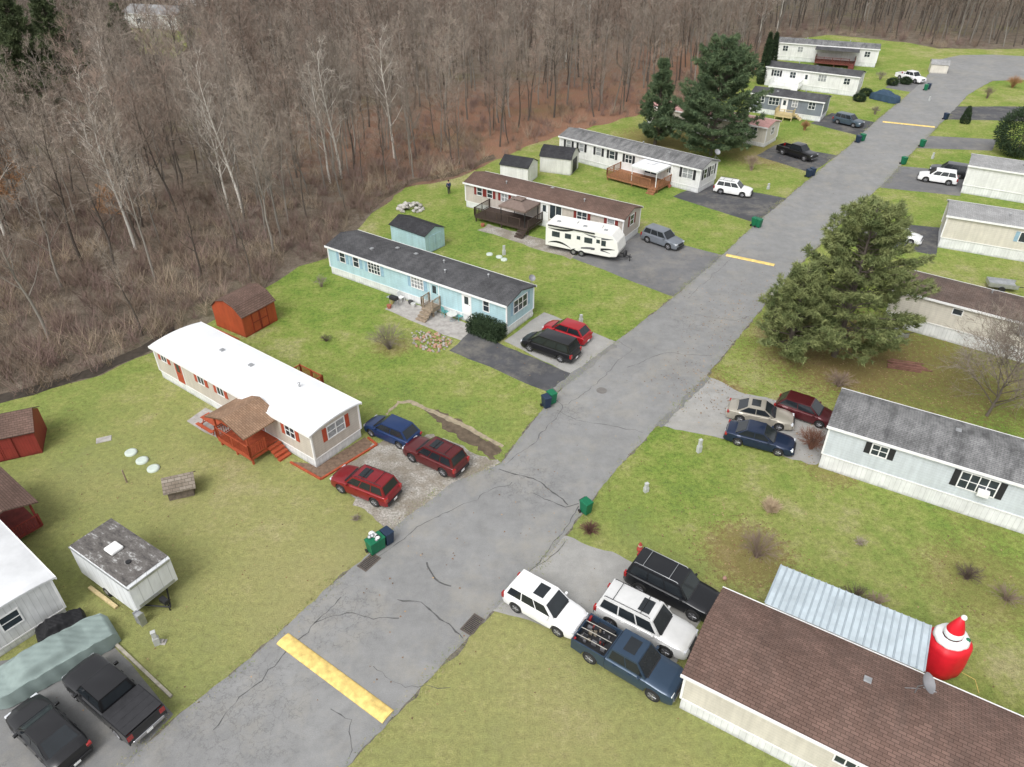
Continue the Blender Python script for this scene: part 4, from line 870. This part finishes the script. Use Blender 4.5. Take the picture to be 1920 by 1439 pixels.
def inflatable():
    o=root('inflatable_decoration','red inflatable yard decoration with white band and pointed red hat','inflatable',G(1756,1246),0.3); o.scale=(1.32,1.32,1.32)
    RED=M('red_inflatable_fabric',(.66,.012,.025),.5,.1)
    def lathe(pr,mat,name,lobes=0,sq=0):
        mb=MB(); n=36; vs=[]
        for r,z in pr:
            for j in range(n):
                t=2*math.pi*j/n; q=r*(1+lobes*abs(math.cos(5*t)))
                if sq: q*=(1/(abs(math.cos(t))**4+abs(math.sin(t))**4)**.25)*.5*sq+(1-.5*sq)
                vs.append((q*math.cos(t),q*math.sin(t)*.9,z))
        mb.add(vs,[(i*n+j,i*n+(j+1)%n,(i+1)*n+(j+1)%n,(i+1)*n+j) for i in range(len(pr)-1) for j in range(n)],0,True); part(mb,name,o,mat)
    lathe([(0,0),(.68,.01),(.80,.12),(.82,.5),(.80,.95),(.78,1.4),(.70,1.62),(.42,1.70)],RED,'body',.04,1)
    lathe([(.40,1.66),(.60,1.64),(.66,1.74),(.58,1.86),(.36,1.88)],WHITE,'trim_band',.05)
    lathe([(.30,1.86),(.38,1.98),(.36,2.14),(.26,2.26),(0,2.3)],WHITE,'top')
    lathe([(.33,2.18),(.30,2.32),(.22,2.55),(.1,2.85),(0,2.9)],RED,'hat')
    mb=MB(); mb.ball((.06,-.03,2.9),.11,7); part(mb,'pompom',o,WHITE)
    mb=MB(); mb.ball((.4,-.35,1.84),.09,6); part(mb,'green_ornament',o,GREENB)
    mb=MB(); mb.tube([(.6,-.5,0.03),(.9,-1.0,.03),(.6,-1.5,.03)],.012,5); part(mb,'power_cord',o,YEL)
inflatable()
mb=MB(); mb.ball((0,0,.25),.2,6,0,.05); mb.ball((0,0,.55),.14,6,1); mb.tube([(0,0,.62),(0,0,.85)],[.13,.01],8,0); o=part(mb,'garden_ornament',None,[M('ornament_red',(.35,.05,.04)),M('ornament_tan',(.5,.38,.28))],label='small red and tan garden ornament in grass',cat='garden ornament'); o.location=G(1199,1035)
mb=MB(); mb.ball((0,0,.16),.13,5,0); mb.tube([(0,0,.2),(0,0,.4)],[.08,.02],6,0); o=part(mb,'garden_ornament',None,M('ornament_pink',(.42,.25,.2)),label='small pale garden ornament on the lawn',cat='garden ornament'); o.location=G(1358,1088)
def ladder(a,b):
    A=G(*a);B=G(*b);d=(B-A);r=math.atan2(d.y,d.x);L=d.length; mb=MB(); mb.box(0,L,0,.07,.05,.12); mb.box(0,L,.5,.57,.05,.12)
    for i in range(10): x=L*(i+.5)/10; mb.box(x-.03,x+.03,.07,.5,.06,.11)
    o=part(mb,'ladder',None,REDW,label='red ladder lying on the grass by shed',cat='ladder'); o.location=A; o.rotation_euler[2]=r
ladder((388,620),(440,643))
def person():
    o=root('person','person in dark blue jacket and trousers standing in grass','person',G(842,364),.5)
    def addskin(name,verts,edges,rad,mat):
        me=bpy.data.meshes.new(name); me.from_pydata(verts,edges,[]); me.materials.append(mat)
        ob=put(me,name,o); md=ob.modifiers.new('s','SKIN')
        if not me.skin_vertices:
            return ob
        for i,r in enumerate(rad): me.skin_vertices[0].data[i].radius=(r,r)
        me.skin_vertices[0].data[0].use_root=True
        s=ob.modifiers.new('ss','SUBSURF'); s.levels=1; s.render_levels=1
        return ob
    V=[(0,0,.92),(0,0,1.15),(0,0,1.38),(0,0,1.5),(0,.02,1.63),(0,.02,1.74),(.1,0,.88),(.12,.02,.48),(.12,0,.08),(.12,.12,.04),(-.1,0,.88),(-.12,-.05,.48),(-.12,-.1,.08),(-.12,.02,.04),(.2,0,1.4),(.27,.0,1.12),(.25,.12,.9),(.25,.2,.86),(-.2,0,1.4),(-.27,0,1.12),(-.25,.12,.9),(-.25,.2,.86)]
    E=[(0,1),(1,2),(2,3),(3,4),(4,5),(0,6),(6,7),(7,8),(8,9),(0,10),(10,11),(11,12),(12,13),(2,14),(14,15),(15,16),(16,17),(2,18),(18,19),(19,20),(20,21)]
    R=[.14,.13,.15,.06,.1,.08,.09,.065,.045,.04,.09,.065,.045,.04,.06,.045,.035,.035,.06,.045,.035,.035]
    addskin('body',V,E,R,M('skin',(.42,.26,.19),.6,.05))
    addskin('jacket',[V[0],V[1],V[2],V[14],V[15],V[16],V[18],V[19],V[20]],[(0,1),(1,2),(2,3),(3,4),(4,5),(2,6),(6,7),(7,8)],[.17,.16,.18,.085,.07,.055,.085,.07,.055],M('navy_jacket',(.012,.03,.10),.8))
    addskin('trousers',[V[0],V[6],V[7],V[8],V[10],V[11],V[12]],[(0,1),(1,2),(2,3),(0,4),(4,5),(5,6)],[.16,.11,.085,.065,.11,.085,.065],M('dark_trousers',(.02,.022,.03),.8))
    mb=MB(); mb.ball((0,0,1.72),.115,7,0,0,(1,1.05,.9)); part(mb,'hair',o,M('dark_hair',(.02,.015,.012),.8))
person()
# ---------------------------------------------------------------- vegetation
def rnd(a,b): return random.uniform(a,b)
def rvec(): 
    v=Vector((random.gauss(0,1),random.gauss(0,1),random.gauss(0,1))); return v.normalized()
def twig(mb,p,q,w,mi=0):
    d=q-p; n=d.cross(rvec()); 
    if n.length<1e-6: return
    n=n.normalized()*w/2; mb.v.extend([tuple(p-n),tuple(p+n),tuple(q)]); k=len(mb.v); mb.f.append((k-3,k-2,k-1)); mb.m.append(mi); mb.s.append(False)
def bare(seed,h,r0=.17,spread=.42,start=.35,limbs=11,sub=5,tw=5,tt=4,low=False,ww=1.0):
    random.seed(seed); tr=MB(); cr=MB()
    lean=Vector((rnd(-.07,.07),rnd(-.07,.07),1)); pts=[Vector((0,0,0))]; n=7
    for i in range(n): pts.append(pts[-1]+(lean+Vector((rnd(-.10,.10),rnd(-.10,.10),0)))*h/n)
    tr.tube(pts,[r0*(1-.94*(i/n)**.95) for i in range(n+1)],4 if low else 6,0,True,False)
    def along(P,t):
        x=t*(len(P)-1); i=min(int(x),len(P)-2); return P[i].lerp(P[i+1],x-i)
    for i in range(limbs):
        t=start+(1-start)*(i+rnd(0,.8))/limbs; p=along(pts,min(t,.98)); az=i*2.4+rnd(-.5,.5)
        ln=h*spread*(1.05-t*.72)*rnd(.7,1.15); up=rnd(.5,1.1)+t*.6
        d=Vector((math.cos(az),math.sin(az),up)).normalized(); P=[p]
        for k in range(3): d=(d+Vector((rnd(-.2,.2),rnd(-.2,.2),.1))).normalized(); P.append(P[-1]+d*ln/3)
        rb=r0*(1-t)*.38+.018
        tr.tube(P,[rb,rb*.65,rb*.4,rb*.15],3 if low else 4,0,True,False)
        for j in range(sub):
            s=rnd(.2,1); b=along(P,s); e=(d+rvec()*.85+Vector((0,0,.15))).normalized(); l2=ln*rnd(.3,.6)*(1.25-s*.5); q=b+e*l2
            twig(cr,b,q,.05*ww)
            for k in range(tw):
                s2=rnd(.15,1); b2=b.lerp(q,s2); e2=(e+rvec()*.85+Vector((0,0,.08))).normalized(); q2=b2+e2*l2*rnd(.3,.6)
                twig(cr,b2,q2,.031*ww)
                for m in range(tt):
                    b3=b2.lerp(q2,rnd(.2,1)); q3=b3+(e2+rvec()*.8).normalized()*l2*rnd(.2,.4); twig(cr,b3,q3,.022*ww)
    return tr,cr
def twigmat(name,col,col2): 
    m,nt,b=nodes(name); info=nt.nodes.new('ShaderNodeObjectInfo'); co=objco(nt)
    c=ramp(nt,noise(nt,co,.2,3),[(.35,col),(.65,col2)])
    c=mix(nt,1.0,c,ramp(nt,info.outputs['Random'],[(0,.72),(1,1.25)]),'MULTIPLY')
    L_(nt,c,b.inputs['Base Color']); b.inputs['Roughness'].default_value=.9; b.inputs['Specular IOR Level'].default_value=.15; return m
BARK=twigmat('grey_bark',(.20,.18,.155),(.30,.275,.24)); TWIG=twigmat('brown_twigs',(.235,.195,.16),(.32,.275,.23)); BARKW=twigmat('white_bark',(.52,.49,.44),(.66,.63,.57)); TWIGW=twigmat('pale_twigs',(.40,.36,.31),(.50,.46,.405))
BARKD=twigmat('dark_bark',(.10,.084,.07),(.155,.13,.11)); TWIGR=twigmat('reddish_twigs',(.235,.175,.14),(.31,.24,.195)); LEAFO=M('dry_orange_leaves',(.36,.20,.10),.9,.35,1.5)
VAR=[]
for i in range(8):
    t,c=bare(100+i,rnd(13,17),r0=rnd(.12,.19),spread=rnd(.34,.46),start=rnd(.26,.44),limbs=14,sub=7,tw=6,tt=4,ww=.92)
    bm_,tm_=[(BARK,TWIG),(BARKD,TWIG),(BARKD,TWIGR),(BARK,TWIG)][i%4]
    VAR.append((t.mesh('trunk',[bm_],False),c.mesh('crown',[tm_],False)))
VW=[]
for i in range(3):
    t,c=bare(300+i,rnd(13,15),r0=.17,spread=.40,start=.25,limbs=14,sub=6,tw=5,tt=3,ww=.95)
    VW.append((t.mesh('trunk',[BARKW],False),c.mesh('crown',[TWIGW],False)))
def plant(name,pair,loc,s,rot,label,cat,group=None,tilt=0):
    o=root(name,label,cat,loc,rot,group); o.scale=(s,s,s*random.uniform(.92,1.08)); 
    if tilt: o.rotation_euler[0]=random.gauss(0,tilt); o.rotation_euler[1]=random.gauss(0,tilt)
    put(pair[0],'trunk',o); put(pair[1],'crown',o); return o
random.seed(21)
LW=np.array([[G(*p).x,G(*p).y] for p in LAWN])
def inpoly(x,y,P):
    c=False; n=len(P); j=n-1
    for i in range(n):
        if (P[i][1]>y)!=(P[j][1]>y) and x<(P[j][0]-P[i][0])*(y-P[i][1])/(P[j][1]-P[i][1])+P[i][0]: c=not c
        j=i
    return c
def edged(x,y,P,n0=1,n1=24):
    m=1e9
    for i in range(n0,n1):
        a=P[i];b=P[i+1];d=b-a; t=max(0,min(1,((x-a[0])*d[0]+(y-a[1])*d[1])/(d@d))); m=min(m,math.hypot(x-a[0]-d[0]*t,y-a[1]-d[1]*t))
    return m
CL=[[G(*p).x,G(*p).y] for p in [(150,60),(300,20),(420,40),(350,150),(230,120)]]
EVG=((95,250,1.1),(140,195,1.0),(25,215,1.1),(430,75,.9),(175,110,.9),(500,45,.8),(60,150,1.0),(700,40,.8),(15,120,1.1),(250,150,.8))
EP=[G(u,v) for u,v,s in EVG]
cells=[]
x=-230
S=4.15
while x<240:
    y=45
    while y<285:
        px,py=x+rnd(0,S),y+rnd(0,S)
        if (inview(px,py,0,200,0) or inview(px,py,15,150,0)) and not inpoly(px,py,LW) and not inpoly(px,py,CL):
            e=edged(px,py,LW)
            dl=math.hypot(px-G(150,560).x,py-G(150,560).y)
            ne=any(abs(px-q.x*(py/q.y))<4.5 and q.y-26<py<q.y+3 for q in EP[:3])
            red=math.hypot(px-G(1000,240).x,py-G(1000,240).y)<24
            if e>2.2 and not (dl<15 and random.random()<.6) and not (ne and random.random()<.85) and not (red and random.random()<.3): cells.append((math.hypot(px,py),px,py,e))
        y+=S
    x+=S
cells.sort()
near=cells[:280]; far=cells[280:]
for d,px,py,e in near:
    k=random.random(); s=rnd(.6,1.12)*(.8 if e<6 else 1)
    plant('bare_tree',VW[random.randrange(3)] if k<.03 else VAR[random.randrange(8)],(px,py,0),s,rnd(0,6.3),'tall leafless grey tree standing in the winter woods' if k>=.03 else 'pale barked leafless tree standing in the winter woods','tree','bare trees in the woods',.045)
for (u,v,s,i) in ((255,468,1.1,0),(640,335,1.15,1),(430,400,.95,2),(620,345,.9,2)):
    plant('bare_tree',VW[i],G(u,v),s,rnd(0,6),'white barked leafless tree at the woods edge','tree','bare trees in the woods',.03)
LOW=[]
for i in range(8):
    t,c=bare(500+i,rnd(14,18),r0=.18,spread=.40,start=.33,limbs=12,sub=6,tw=4,tt=2,low=True,ww=1.5)
    vs=np.array(t.v+c.v); fs=[]
    for f in t.f: fs.append((f[0],f[1],f[2])); fs.append((f[0],f[2],f[3]))
    nt_=len(fs); o=len(t.v)
    for f in c.f: fs.append(tuple(a+o for a in f))
    mi=np.array([0]*nt_+[1]*len(c.f)); LOW.append((vs,np.array(fs),mi))
random.seed(5)
Vs=[];Fs=[];Ms=[];off=0
for d,px,py,e in far:
    vs,fs,mi=random.choice(LOW); a=rnd(0,6.3); s=rnd(.65,1.12); c,s_=math.cos(a)*s,math.sin(a)*s
    tx,ty=random.gauss(0,.05),random.gauss(0,.05)
    w=np.empty_like(vs); w[:,0]=vs[:,0]*c-vs[:,1]*s_+px+vs[:,2]*tx; w[:,1]=vs[:,0]*s_+vs[:,1]*c+py+vs[:,2]*ty; w[:,2]=vs[:,2]*s
    k=random.random(); Vs.append(w);Fs.append(fs+off);Ms.append(mi+(4 if k<.02 else (2 if k<.55 else 0))); off+=len(vs)
def bigmesh(name,V,Fc,Mi,mats):
    me=bpy.data.meshes.new(name); me.vertices.add(len(V)); me.vertices.foreach_set('co',V.astype(np.float32).ravel())
    n=len(Fc); me.loops.add(n*3); me.loops.foreach_set('vertex_index',Fc.astype(np.int32).ravel()); me.polygons.add(n)
    me.polygons.foreach_set('loop_start',np.arange(0,n*3,3,dtype=np.int32)); 
    for m in mats: me.materials.append(m)
    me.polygons.foreach_set('material_index',Mi.astype(np.int32)); me.update(calc_edges=True); return me
put(bigmesh('distant_woods',np.concatenate(Vs),np.concatenate(Fs),np.concatenate(Ms),[BARK,TWIG,BARKD,TWIGR,BARKW,TWIGW]),'distant_woods',kind='stuff',label='mass of distant leafless winter trees beyond the homes',cat='woods')
def brushfield(pts,nst,hmin,hmax,w,spread):
    n=len(pts); P=np.repeat(np.array(pts),nst,axis=0); N_=len(P)
    a=RNG.uniform(0,6.283,N_); h=RNG.uniform(hmin,hmax,N_)*np.repeat(RNG.uniform(.5,1.25,n),nst)
    b=np.stack([P[:,0]+RNG.normal(0,.25,N_),P[:,1]+RNG.normal(0,.25,N_),np.zeros(N_)+RNG.uniform(0,.4,N_)*h],1)
    t=b+np.stack([np.cos(a)*h*RNG.uniform(.1,spread,N_),np.sin(a)*h*RNG.uniform(.1,spread,N_),h*RNG.uniform(.3,1,N_)],1)
    q=RNG.uniform(0,6.283,N_); o=np.stack([np.cos(q),np.sin(q),np.zeros(N_)],1)*w/2
    V=np.stack([b-o,b+o,t],1).reshape(-1,3); Fc=np.arange(len(V)).reshape(-1,3); return V,Fc
bp=[];
for k in range(70000):
    px,py=rnd(-120,110),rnd(45,230)
    if not inview(px,py,0,80,0) or inpoly(px,py,LW): continue
    e=edged(px,py,LW); dl=math.hypot(px-G(120,560).x,py-G(120,560).y)
    pr=.95 if e<5 else (.6 if e<11 else (.22 if e<25 else .10))
    if dl<28: pr=max(pr,.8)
    if px>G(900,300).x: pr*=.35
    if random.random()<pr*.6: bp.append((px,py))
V,Fc=brushfield(bp,34,.8,2.7,.045,.9)
cb=np.array([int(3*(.5+.5*math.sin(x*.35+math.sin(y*.5)*2)*.98)*.6+random.random()*1.2)%4 for x,y in bp])
cl=np.repeat(cb,34)
put(bigmesh('undergrowth',V,Fc,cl,[M('brush_brown',(.20,.148,.11),.95,.3,.2),M('brush_mauve',(.21,.145,.125),.95,.3,.2),M('brush_tan',(.31,.245,.175),.95,.3,.2),M('brush_dark',(.12,.09,.072),.95,.3,.2)]),'undergrowth',kind='stuff',label='tangled brown winter brush along the woods edge',cat='undergrowth')
lv=[]
for (u,v,r,k) in LITTER+((1400,1045,5,1),(1560,860,4,.6),(1500,620,10,.8),(1600,680,12,.8),(1840,780,10,.6),(1350,735,5,.8)):
    p=G(u,v)
    for i in range(int(r*r*14*k)): a=rnd(0,6.3);q=r*1.3*math.sqrt(random.random())*rnd(.5,1); lv.append((p.x+q*math.cos(a),p.y+q*math.sin(a)))
for i in range(3500):
    x,y=rnd(-60,70),rnd(20,110)
    if inview(x,y,0) and inpoly(x,y,LW): lv.append((x,y))
P=np.array(lv); n=len(P); a=RNG.uniform(0,6.283,n); s=RNG.uniform(.03,.085,n)
V=np.stack([np.stack([P[:,0]+s*np.cos(a+o),P[:,1]+s*np.sin(a+o),np.full(n,.028)+RNG.uniform(0,.02,n)],1) for o in (0,2.1,4.2)],1).reshape(-1,3)
put(bigmesh('fallen_leaves',V,np.arange(3*n).reshape(-1,3),(RNG.random(n)*3).astype(int),[M('leaf_brown',(.20,.11,.055),.9,.3,1),M('leaf_tan',(.36,.24,.13),.9,.3,1),M('leaf_dark',(.13,.08,.045),.9,.3,1)]),'fallen_leaves',kind='stuff',label='scattered brown fallen leaves on lawn and road',cat='leaves')
tp=[]
RP=[G(*p) for p in ROADP]
for a,b in zip(RP,RP[1:]):
    if a.y>130: continue
    n=int((b-a).length*8)
    for i in range(n):
        p=a.lerp(b,random.random()); d=(b-a).normalized(); o=abs(random.gauss(0,.16))-.03; tp.append((p.x-d.y*o,p.y+d.x*o))
V,Fc=brushfield([t for t in tp if inview(t[0],t[1],0)],7,.06,.16,.035,1.4)
put(bigmesh('verge_grass',V,Fc,(RNG.random(len(Fc))*2).astype(int),[M('tuft_green',(.19,.25,.06),.95,.3,2),M('tuft_straw',(.34,.31,.16),.95,.3,2)]),'verge_grass',kind='stuff',label='ragged short grass tufts along road edge',cat='grass').location.z=.01
def shrubmesh(seed,r,h,n,mat,w=.03):
    random.seed(seed); mb=MB()
    for i in range(n):
        a=rnd(0,6.3); q=rnd(.15,1); p=Vector((rnd(-.1,.1),rnd(-.1,.1),0)); m=Vector((math.cos(a)*r*q*.5,math.sin(a)*r*q*.5,h*rnd(.4,.6))); t=Vector((math.cos(a)*r*q,math.sin(a)*r*q,h*rnd(.6,1)*(1.1-.4*q)))
        twig(mb,p,m,w*1.4); twig(mb,m*.85,t,w)
        for k in range(5): b=m.lerp(t,rnd(0,.9)); twig(mb,b,b+(rvec()*.6+(t-m).normalized()).normalized()*h*rnd(.15,.35),w*.7)
    return mb.mesh('branches',[mat],False)
DT=M('dark_twigs',(.11,.08,.065),.9)
for (u,v,r,h,mat,lb,nn) in ((730,655,1.9,2.4,TWIG,'leafless round shrub on lawn by rock garden',120),(1418,1045,1.6,1.9,TWIGR,'leafless grey shrub ringed by fallen leaves',110),(1105,1000,.75,.8,M('purple_brown_twigs',(.14,.07,.055),.9),'small purple brown rounded bush',150),(1520,842,1.3,1.7,M('red_brown_bush',(.18,.085,.055),.9),'reddish brown bush beside parked sedan',190),
  (1812,1085,.9,.9,DT,'dark leafless shrub on the lawn',110),(1612,1020,.5,.4,TWIG,'small dry shrub stump in lawn',60),(1600,1128,.9,1.1,DT,'dark shrub beside metal awning',90),(1640,1140,.8,1.0,TWIGR,'dark shrub beside metal awning',80),(603,538,.8,1.3,TWIG,'small leafless shrub on the lawn',50),
  (1408,320,1.3,2.4,TWIGR,'small leafless tree on the lawn',90),(1572,725,1.5,1.3,TWIGR,'brown shrub under the pine',120),(1650,150,1.2,1.8,TWIG,'leafless shrub by far homes',80),(1898,165,1.6,2.2,LEAFO,'rust coloured shrub beside far driveway',220),(1850,185,1.2,2.2,TWIGR,'leafless shrub beside far driveway',90),(1640,215,.9,1.5,TWIG,'leafless shrub by far homes',70),(612,640,.7,.6,DT,'low dry plant in the lawn',60),(1508,245,.8,1.6,LEAFO,'tan ornamental grass clump',150),(1885,1125,1.2,.8,TWIGR,'low brown shrub in lawn',90),(668,975,.4,.35,TWIG,'small dry grass tuft on verge',60),(360,925,.4,.4,DT,'small dark plant beside the dog house',60)):
    o=root('shrub',lb,'shrub',G(u,v),0,'garden shrubs'); put(shrubmesh(int(u+v),r,h,nn,mat),'branches',o)
random.seed(3)
mb=MB()
for i in range(700):
    a=rnd(0,6.3); twig(mb,Vector((rnd(-.35,.35),rnd(-.35,.35),0)),Vector((math.cos(a)*rnd(.2,.9),math.sin(a)*rnd(.2,.9),rnd(.2,.8))),.05)
o=part(mb,'dry_grass_clump',None,M('straw_grass',(.46,.36,.24),.9,.2),label='rounded clump of dry tan ornamental grass',cat='ornamental grass'); o.location=G(1445,955)
def foliage_mat(name,d,l,sc=.9):
    m,nt,b=nodes(name); co=objco(nt); c=ramp(nt,noise(nt,co,sc,5,.7),[(.32,d),(.5,tuple((x+y)/2 for x,y in zip(d,l))),(.66,l)])
    L_(nt,c,b.inputs['Base Color']); b.inputs['Roughness'].default_value=.75; b.inputs['Specular IOR Level'].default_value=.2; return m
PINE=foliage_mat('pine_needles',(.085,.118,.045),(.26,.285,.115)); PINED=foliage_mat('dark_pine_needles',(.052,.088,.048),(.145,.195,.095)); CYP=foliage_mat('cypress_foliage',(.014,.026,.014),(.055,.085,.04),2); WOODP=foliage_mat('woodland_pine_needles',(.045,.066,.032),(.13,.16,.075))
def pine(seed,h,R,zb,mat,dens=1.0,nl=.42,power=.75,w=.07,lift=.25,low=.62,nbs=(5,6,7)):
    random.seed(seed); tr=MB(); cr=MB()
    tr.tube([(0,0,0),(.05,0,h*.4),(0,.05,h*.75),(0,0,h)],[.28,.2,.1,.02],8)
    z=zb
    while z<h-.3:
        f=(z-zb)/(h-zb); rr=R*min(1,(low+f*3.0))*(1-f)**power+.3
        nb=random.choice(nbs)
        for b in range(nb):
            az=rnd(0,6.3); ln=rr*rnd(.58,1.13); P=[Vector((0,0,z))]; d=Vector((math.cos(az),math.sin(az),rnd(-.05,.3)+f*.5))
            for k in range(4): P.append(P[-1]+d.normalized()*ln/4); d=d+Vector((rnd(-.12,.12),rnd(-.12,.12),lift*.35))
            tr.tube(P,[.06*(1-f)+.02,.045*(1-f)+.015,.03,.02,.008],3,0,False,False)
            nc=int((5+ln*6.5)*dens)
            for c in range(nc):
                t=rnd(.22,1.0)**.75; x=t*4; i=min(int(x),3); p=P[i].lerp(P[i+1],x-i); side=Vector((-math.sin(az),math.cos(az),0))
                lat=rnd(-1,1)*ln*.30*(1.15-t)+rnd(-.22,.22); p=p+side*lat+Vector((0,0,rnd(-.08,.24)))+Vector((math.cos(az),math.sin(az),0))*abs(lat)*.4
                out=(Vector((math.cos(az),math.sin(az),.45))+side*(lat*.5)).normalized()
                for k in range(11):
                    e=(out+rvec()*1.0).normalized()*nl*rnd(.6,1.2); twig(cr,p+rvec()*.12,p+e,w)
        z+=rnd(.28,.5)*(.8+h/40)
    return tr.mesh('trunk',[BARKD],False),cr.mesh('crown',[mat],False)
plant('pine_tree',pine(21,14.3,6.8,1.2,PINE,1.12,power=.56,nl=.45,w=.08,nbs=(5,6)),G(1564,668),1.0,0,'large full green pine tree beside the road','tree')
plant('pine_tree',pine(12,7.8,4.1,.6,PINE,1.05,power=.6,w=.075,nbs=(5,6)),G(1500,664)+Vector((-1.2,-.2,0)),1.0,0,'smaller bushy pine growing against a larger pine','tree')
plant('pine_tree',pine(23,16.3,7.8,1.2,PINED,1.05,nl=.58,w=.11,power=.55,low=.72,nbs=(5,6,7)),G(1332,292),1.0,0,'large dark green pine tree between mobile homes','tree')
plant('pine_tree',pine(14,11.5,3.2,1.0,PINED,1.0,nl=.5,w=.11,power=.75),G(1228,272),1.0,1,'slender dark pine tree beside larger pine','tree')
wp_=pine(15,17,4.8,4,WOODP,1.0,nl=.6,w=.12)
for i,(u,v,s) in enumerate(EVG):
    plant('pine_tree',wp_,G(u,v),s,i*1.3,'dark evergreen among leafless trees in the woods','tree','evergreens in the woods')
def blob(seed,rx,ry,rz,n,mat,w,ln,shape='ell'):
    random.seed(seed); mb=MB()
    for i in range(n):
        v=rvec(); q=rnd(.72,1.04)
        if shape=='col':
            z=rnd(0,1); rr=(1-z)**.55*(.4+.6*min(1,z*5+.5)); a=rnd(0,6.3); p=Vector((rx*rr*q*math.cos(a),ry*rr*q*math.sin(a),z*rz)); e=Vector((math.cos(a)*.4,math.sin(a)*.4,1))
        elif shape=='box':
            p=Vector((max(-.8,min(.8,v.x*1.3))*rx*1.2*q,max(-.8,min(.8,v.y*1.3))*ry*1.2*q,rz*.5+max(-.8,min(.8,v.z*1.3))*rz*.62*q)); e=v
        else: p=Vector((v.x*rx*q,v.y*ry*q,rz+v.z*rz*q)); e=v
        q2=p+(e.normalized()+rvec()*.7).normalized()*ln*rnd(.6,1.3); p.z=max(p.z,.02); twig(mb,p,q2,w)
    return mb.mesh('foliage',[mat],False)
def trunkm(h,r=.08):
    t=MB(); t.tube([(0,0,0),(0,0,h)],[r,r*.4],6); return t.mesh('trunk',[BARKD],False)
for u,v in ((1428,158),(1441,150)):
    plant('cypress_tree',(trunkm(7),blob(u,1.1,1.1,9.0,5200,CYP,.12,.45,'col')),G(u,v),1,0,'tall narrow dark evergreen between homes','tree','narrow evergreens')
plant('evergreen_tree',(trunkm(4),blob(9,3.5,3.5,3.5,9000,CYP,.12,.4)),G(1905,292),1,0,'large rounded dark evergreen by the road','tree')
hd=root('hedge','clipped dark green hedge beside blue mobile home','hedge',G(912,628),math.radians(-36)); put(blob(5,1.7,.8,1.4,6500,CYP,.07,.18,'box'),'foliage',hd)
mb=MB(); mb.box(-1.35,1.35,-.5,.5,0,1.1); part(mb,'inner_branches',hd,CYP)
for u,v in ((1672,160),(1697,158),(1610,190),(1622,180)):
    s=root('bush','rounded dark green evergreen bush near far homes','bush',G(u,v),0,'evergreen bushes'); put(blob(u,1.0,1.0,.6,1500,CYP,.12,.3),'foliage',s)
s=root('bush','small conical evergreen bush beside driveway','bush',G(1808,232),0,'evergreen bushes'); put(blob(77,.8,.8,2.6,1500,CYP,.12,.3,'col'),'foliage',s)
t,c=bare(900,6.8,r0=.12,spread=.95,start=.12,limbs=24,sub=11,tw=8,tt=5,ww=.95)
plant('bare_tree',(t.mesh('trunk',[BARKD],False),c.mesh('crown',[TWIG],False)),G(1850,780),1,0,'spreading leafless garden tree behind pale blue home','tree')
t,c=bare(901,6,r0=.1,spread=.6,start=.2,limbs=10,sub=6,tw=5,tt=6,ww=2.2)
oo=(t.mesh('trunk',[BARK],False),c.mesh('crown',[LEAFO],False))
for u,v,s in ((20,330,1.2),(45,420,1.3),(10,400,1),(215,430,.8)): plant('young_tree',oo,G(u,v),s,rnd(0,6),'young tree holding dry orange brown leaves','tree','young trees with dry leaves')
def scrap(u,v,r):
    o=root('utility_trailer','small grey utility trailer parked behind pine','trailer',G(u,v),r)
    mb=MB(); mb.box(0,2.6,0,1.4,.45,.52); mb.box(0,2.6,0,.05,.521,.85); mb.box(0,2.6,1.35,1.4,.521,.85); mb.box(0,.05,.051,1.349,.521,.85); part(mb,'bed',o,METAL)
    mb=MB(); mb.tube([(2.6,.7,.45),(3.6,.7,.45)],.04,6); part(mb,'hitch',o,BLACK)
    for y in (-.1,1.5): mb=MB(); mb.tube([(1.2,y-.08,.3),(1.2,y+.08,.3)],.3,14); part(mb,'wheel',o,RUBBER)
scrap(1650,648,.2); scrap(1850,545,-.3)
mb=MB()
for i in range(9): a=rnd(-.5,.5); mb.box(-1.3+a,1.3+a,-.6+i*.14,-.5+i*.14,.03+(i%3)*.08,.1+(i%3)*.08)
o=part(mb,'timber_stack',None,M('reddish_old_timber',(.20,.10,.075),.9,.3),label='loose stack of reddish old timber boards',cat='timber'); o.location=G(1705,690); o.rotation_euler[2]=-.3
# ---------------------------------------------------------------- light, sky, camera
sc=bpy.context.scene
AZ=math.radians(-150); EL=math.radians(52)
w=bpy.data.worlds.new('World'); sc.world=w; w.use_nodes=True; nt=w.node_tree; bg=nt.nodes['Background']
sky=nt.nodes.new('ShaderNodeTexSky'); sky.sky_type='NISHITA'; sky.sun_disc=False; sky.sun_elevation=EL; sky.sun_rotation=AZ; sky.dust_density=4; sky.air_density=1.0; sky.ozone_density=1.0
hs=nt.nodes.new('ShaderNodeHueSaturation'); hs.inputs['Saturation'].default_value=.12; hs.inputs['Value'].default_value=1.5
nt.links.new(sky.outputs[0],hs.inputs['Color']); nt.links.new(hs.outputs[0],bg.inputs['Color']); bg.inputs['Strength'].default_value=.15
sd=bpy.data.lights.new('sun','SUN'); sd.energy=1.15; sd.angle=math.radians(30); sd.color=(1,.985,.965)
so=bpy.data.objects.new('sun',sd); COL.objects.link(so)
dv=Vector((math.sin(AZ)*math.cos(EL),math.cos(AZ)*math.cos(EL),math.sin(EL)))
so.rotation_euler=dv.to_track_quat('Z','Y').to_euler()
cd=bpy.data.cameras.new('camera'); cd.sensor_width=36; cd.lens=FP/1920*36; cd.clip_end=6000; cd.clip_start=.5
co=bpy.data.objects.new('camera',cd); COL.objects.link(co); co.location=(0,0,HC); co.rotation_euler=(math.radians(55),0,0); sc.camera=co
sc.view_settings.view_transform='Standard'; sc.view_settings.look='None'; sc.view_settings.exposure=0
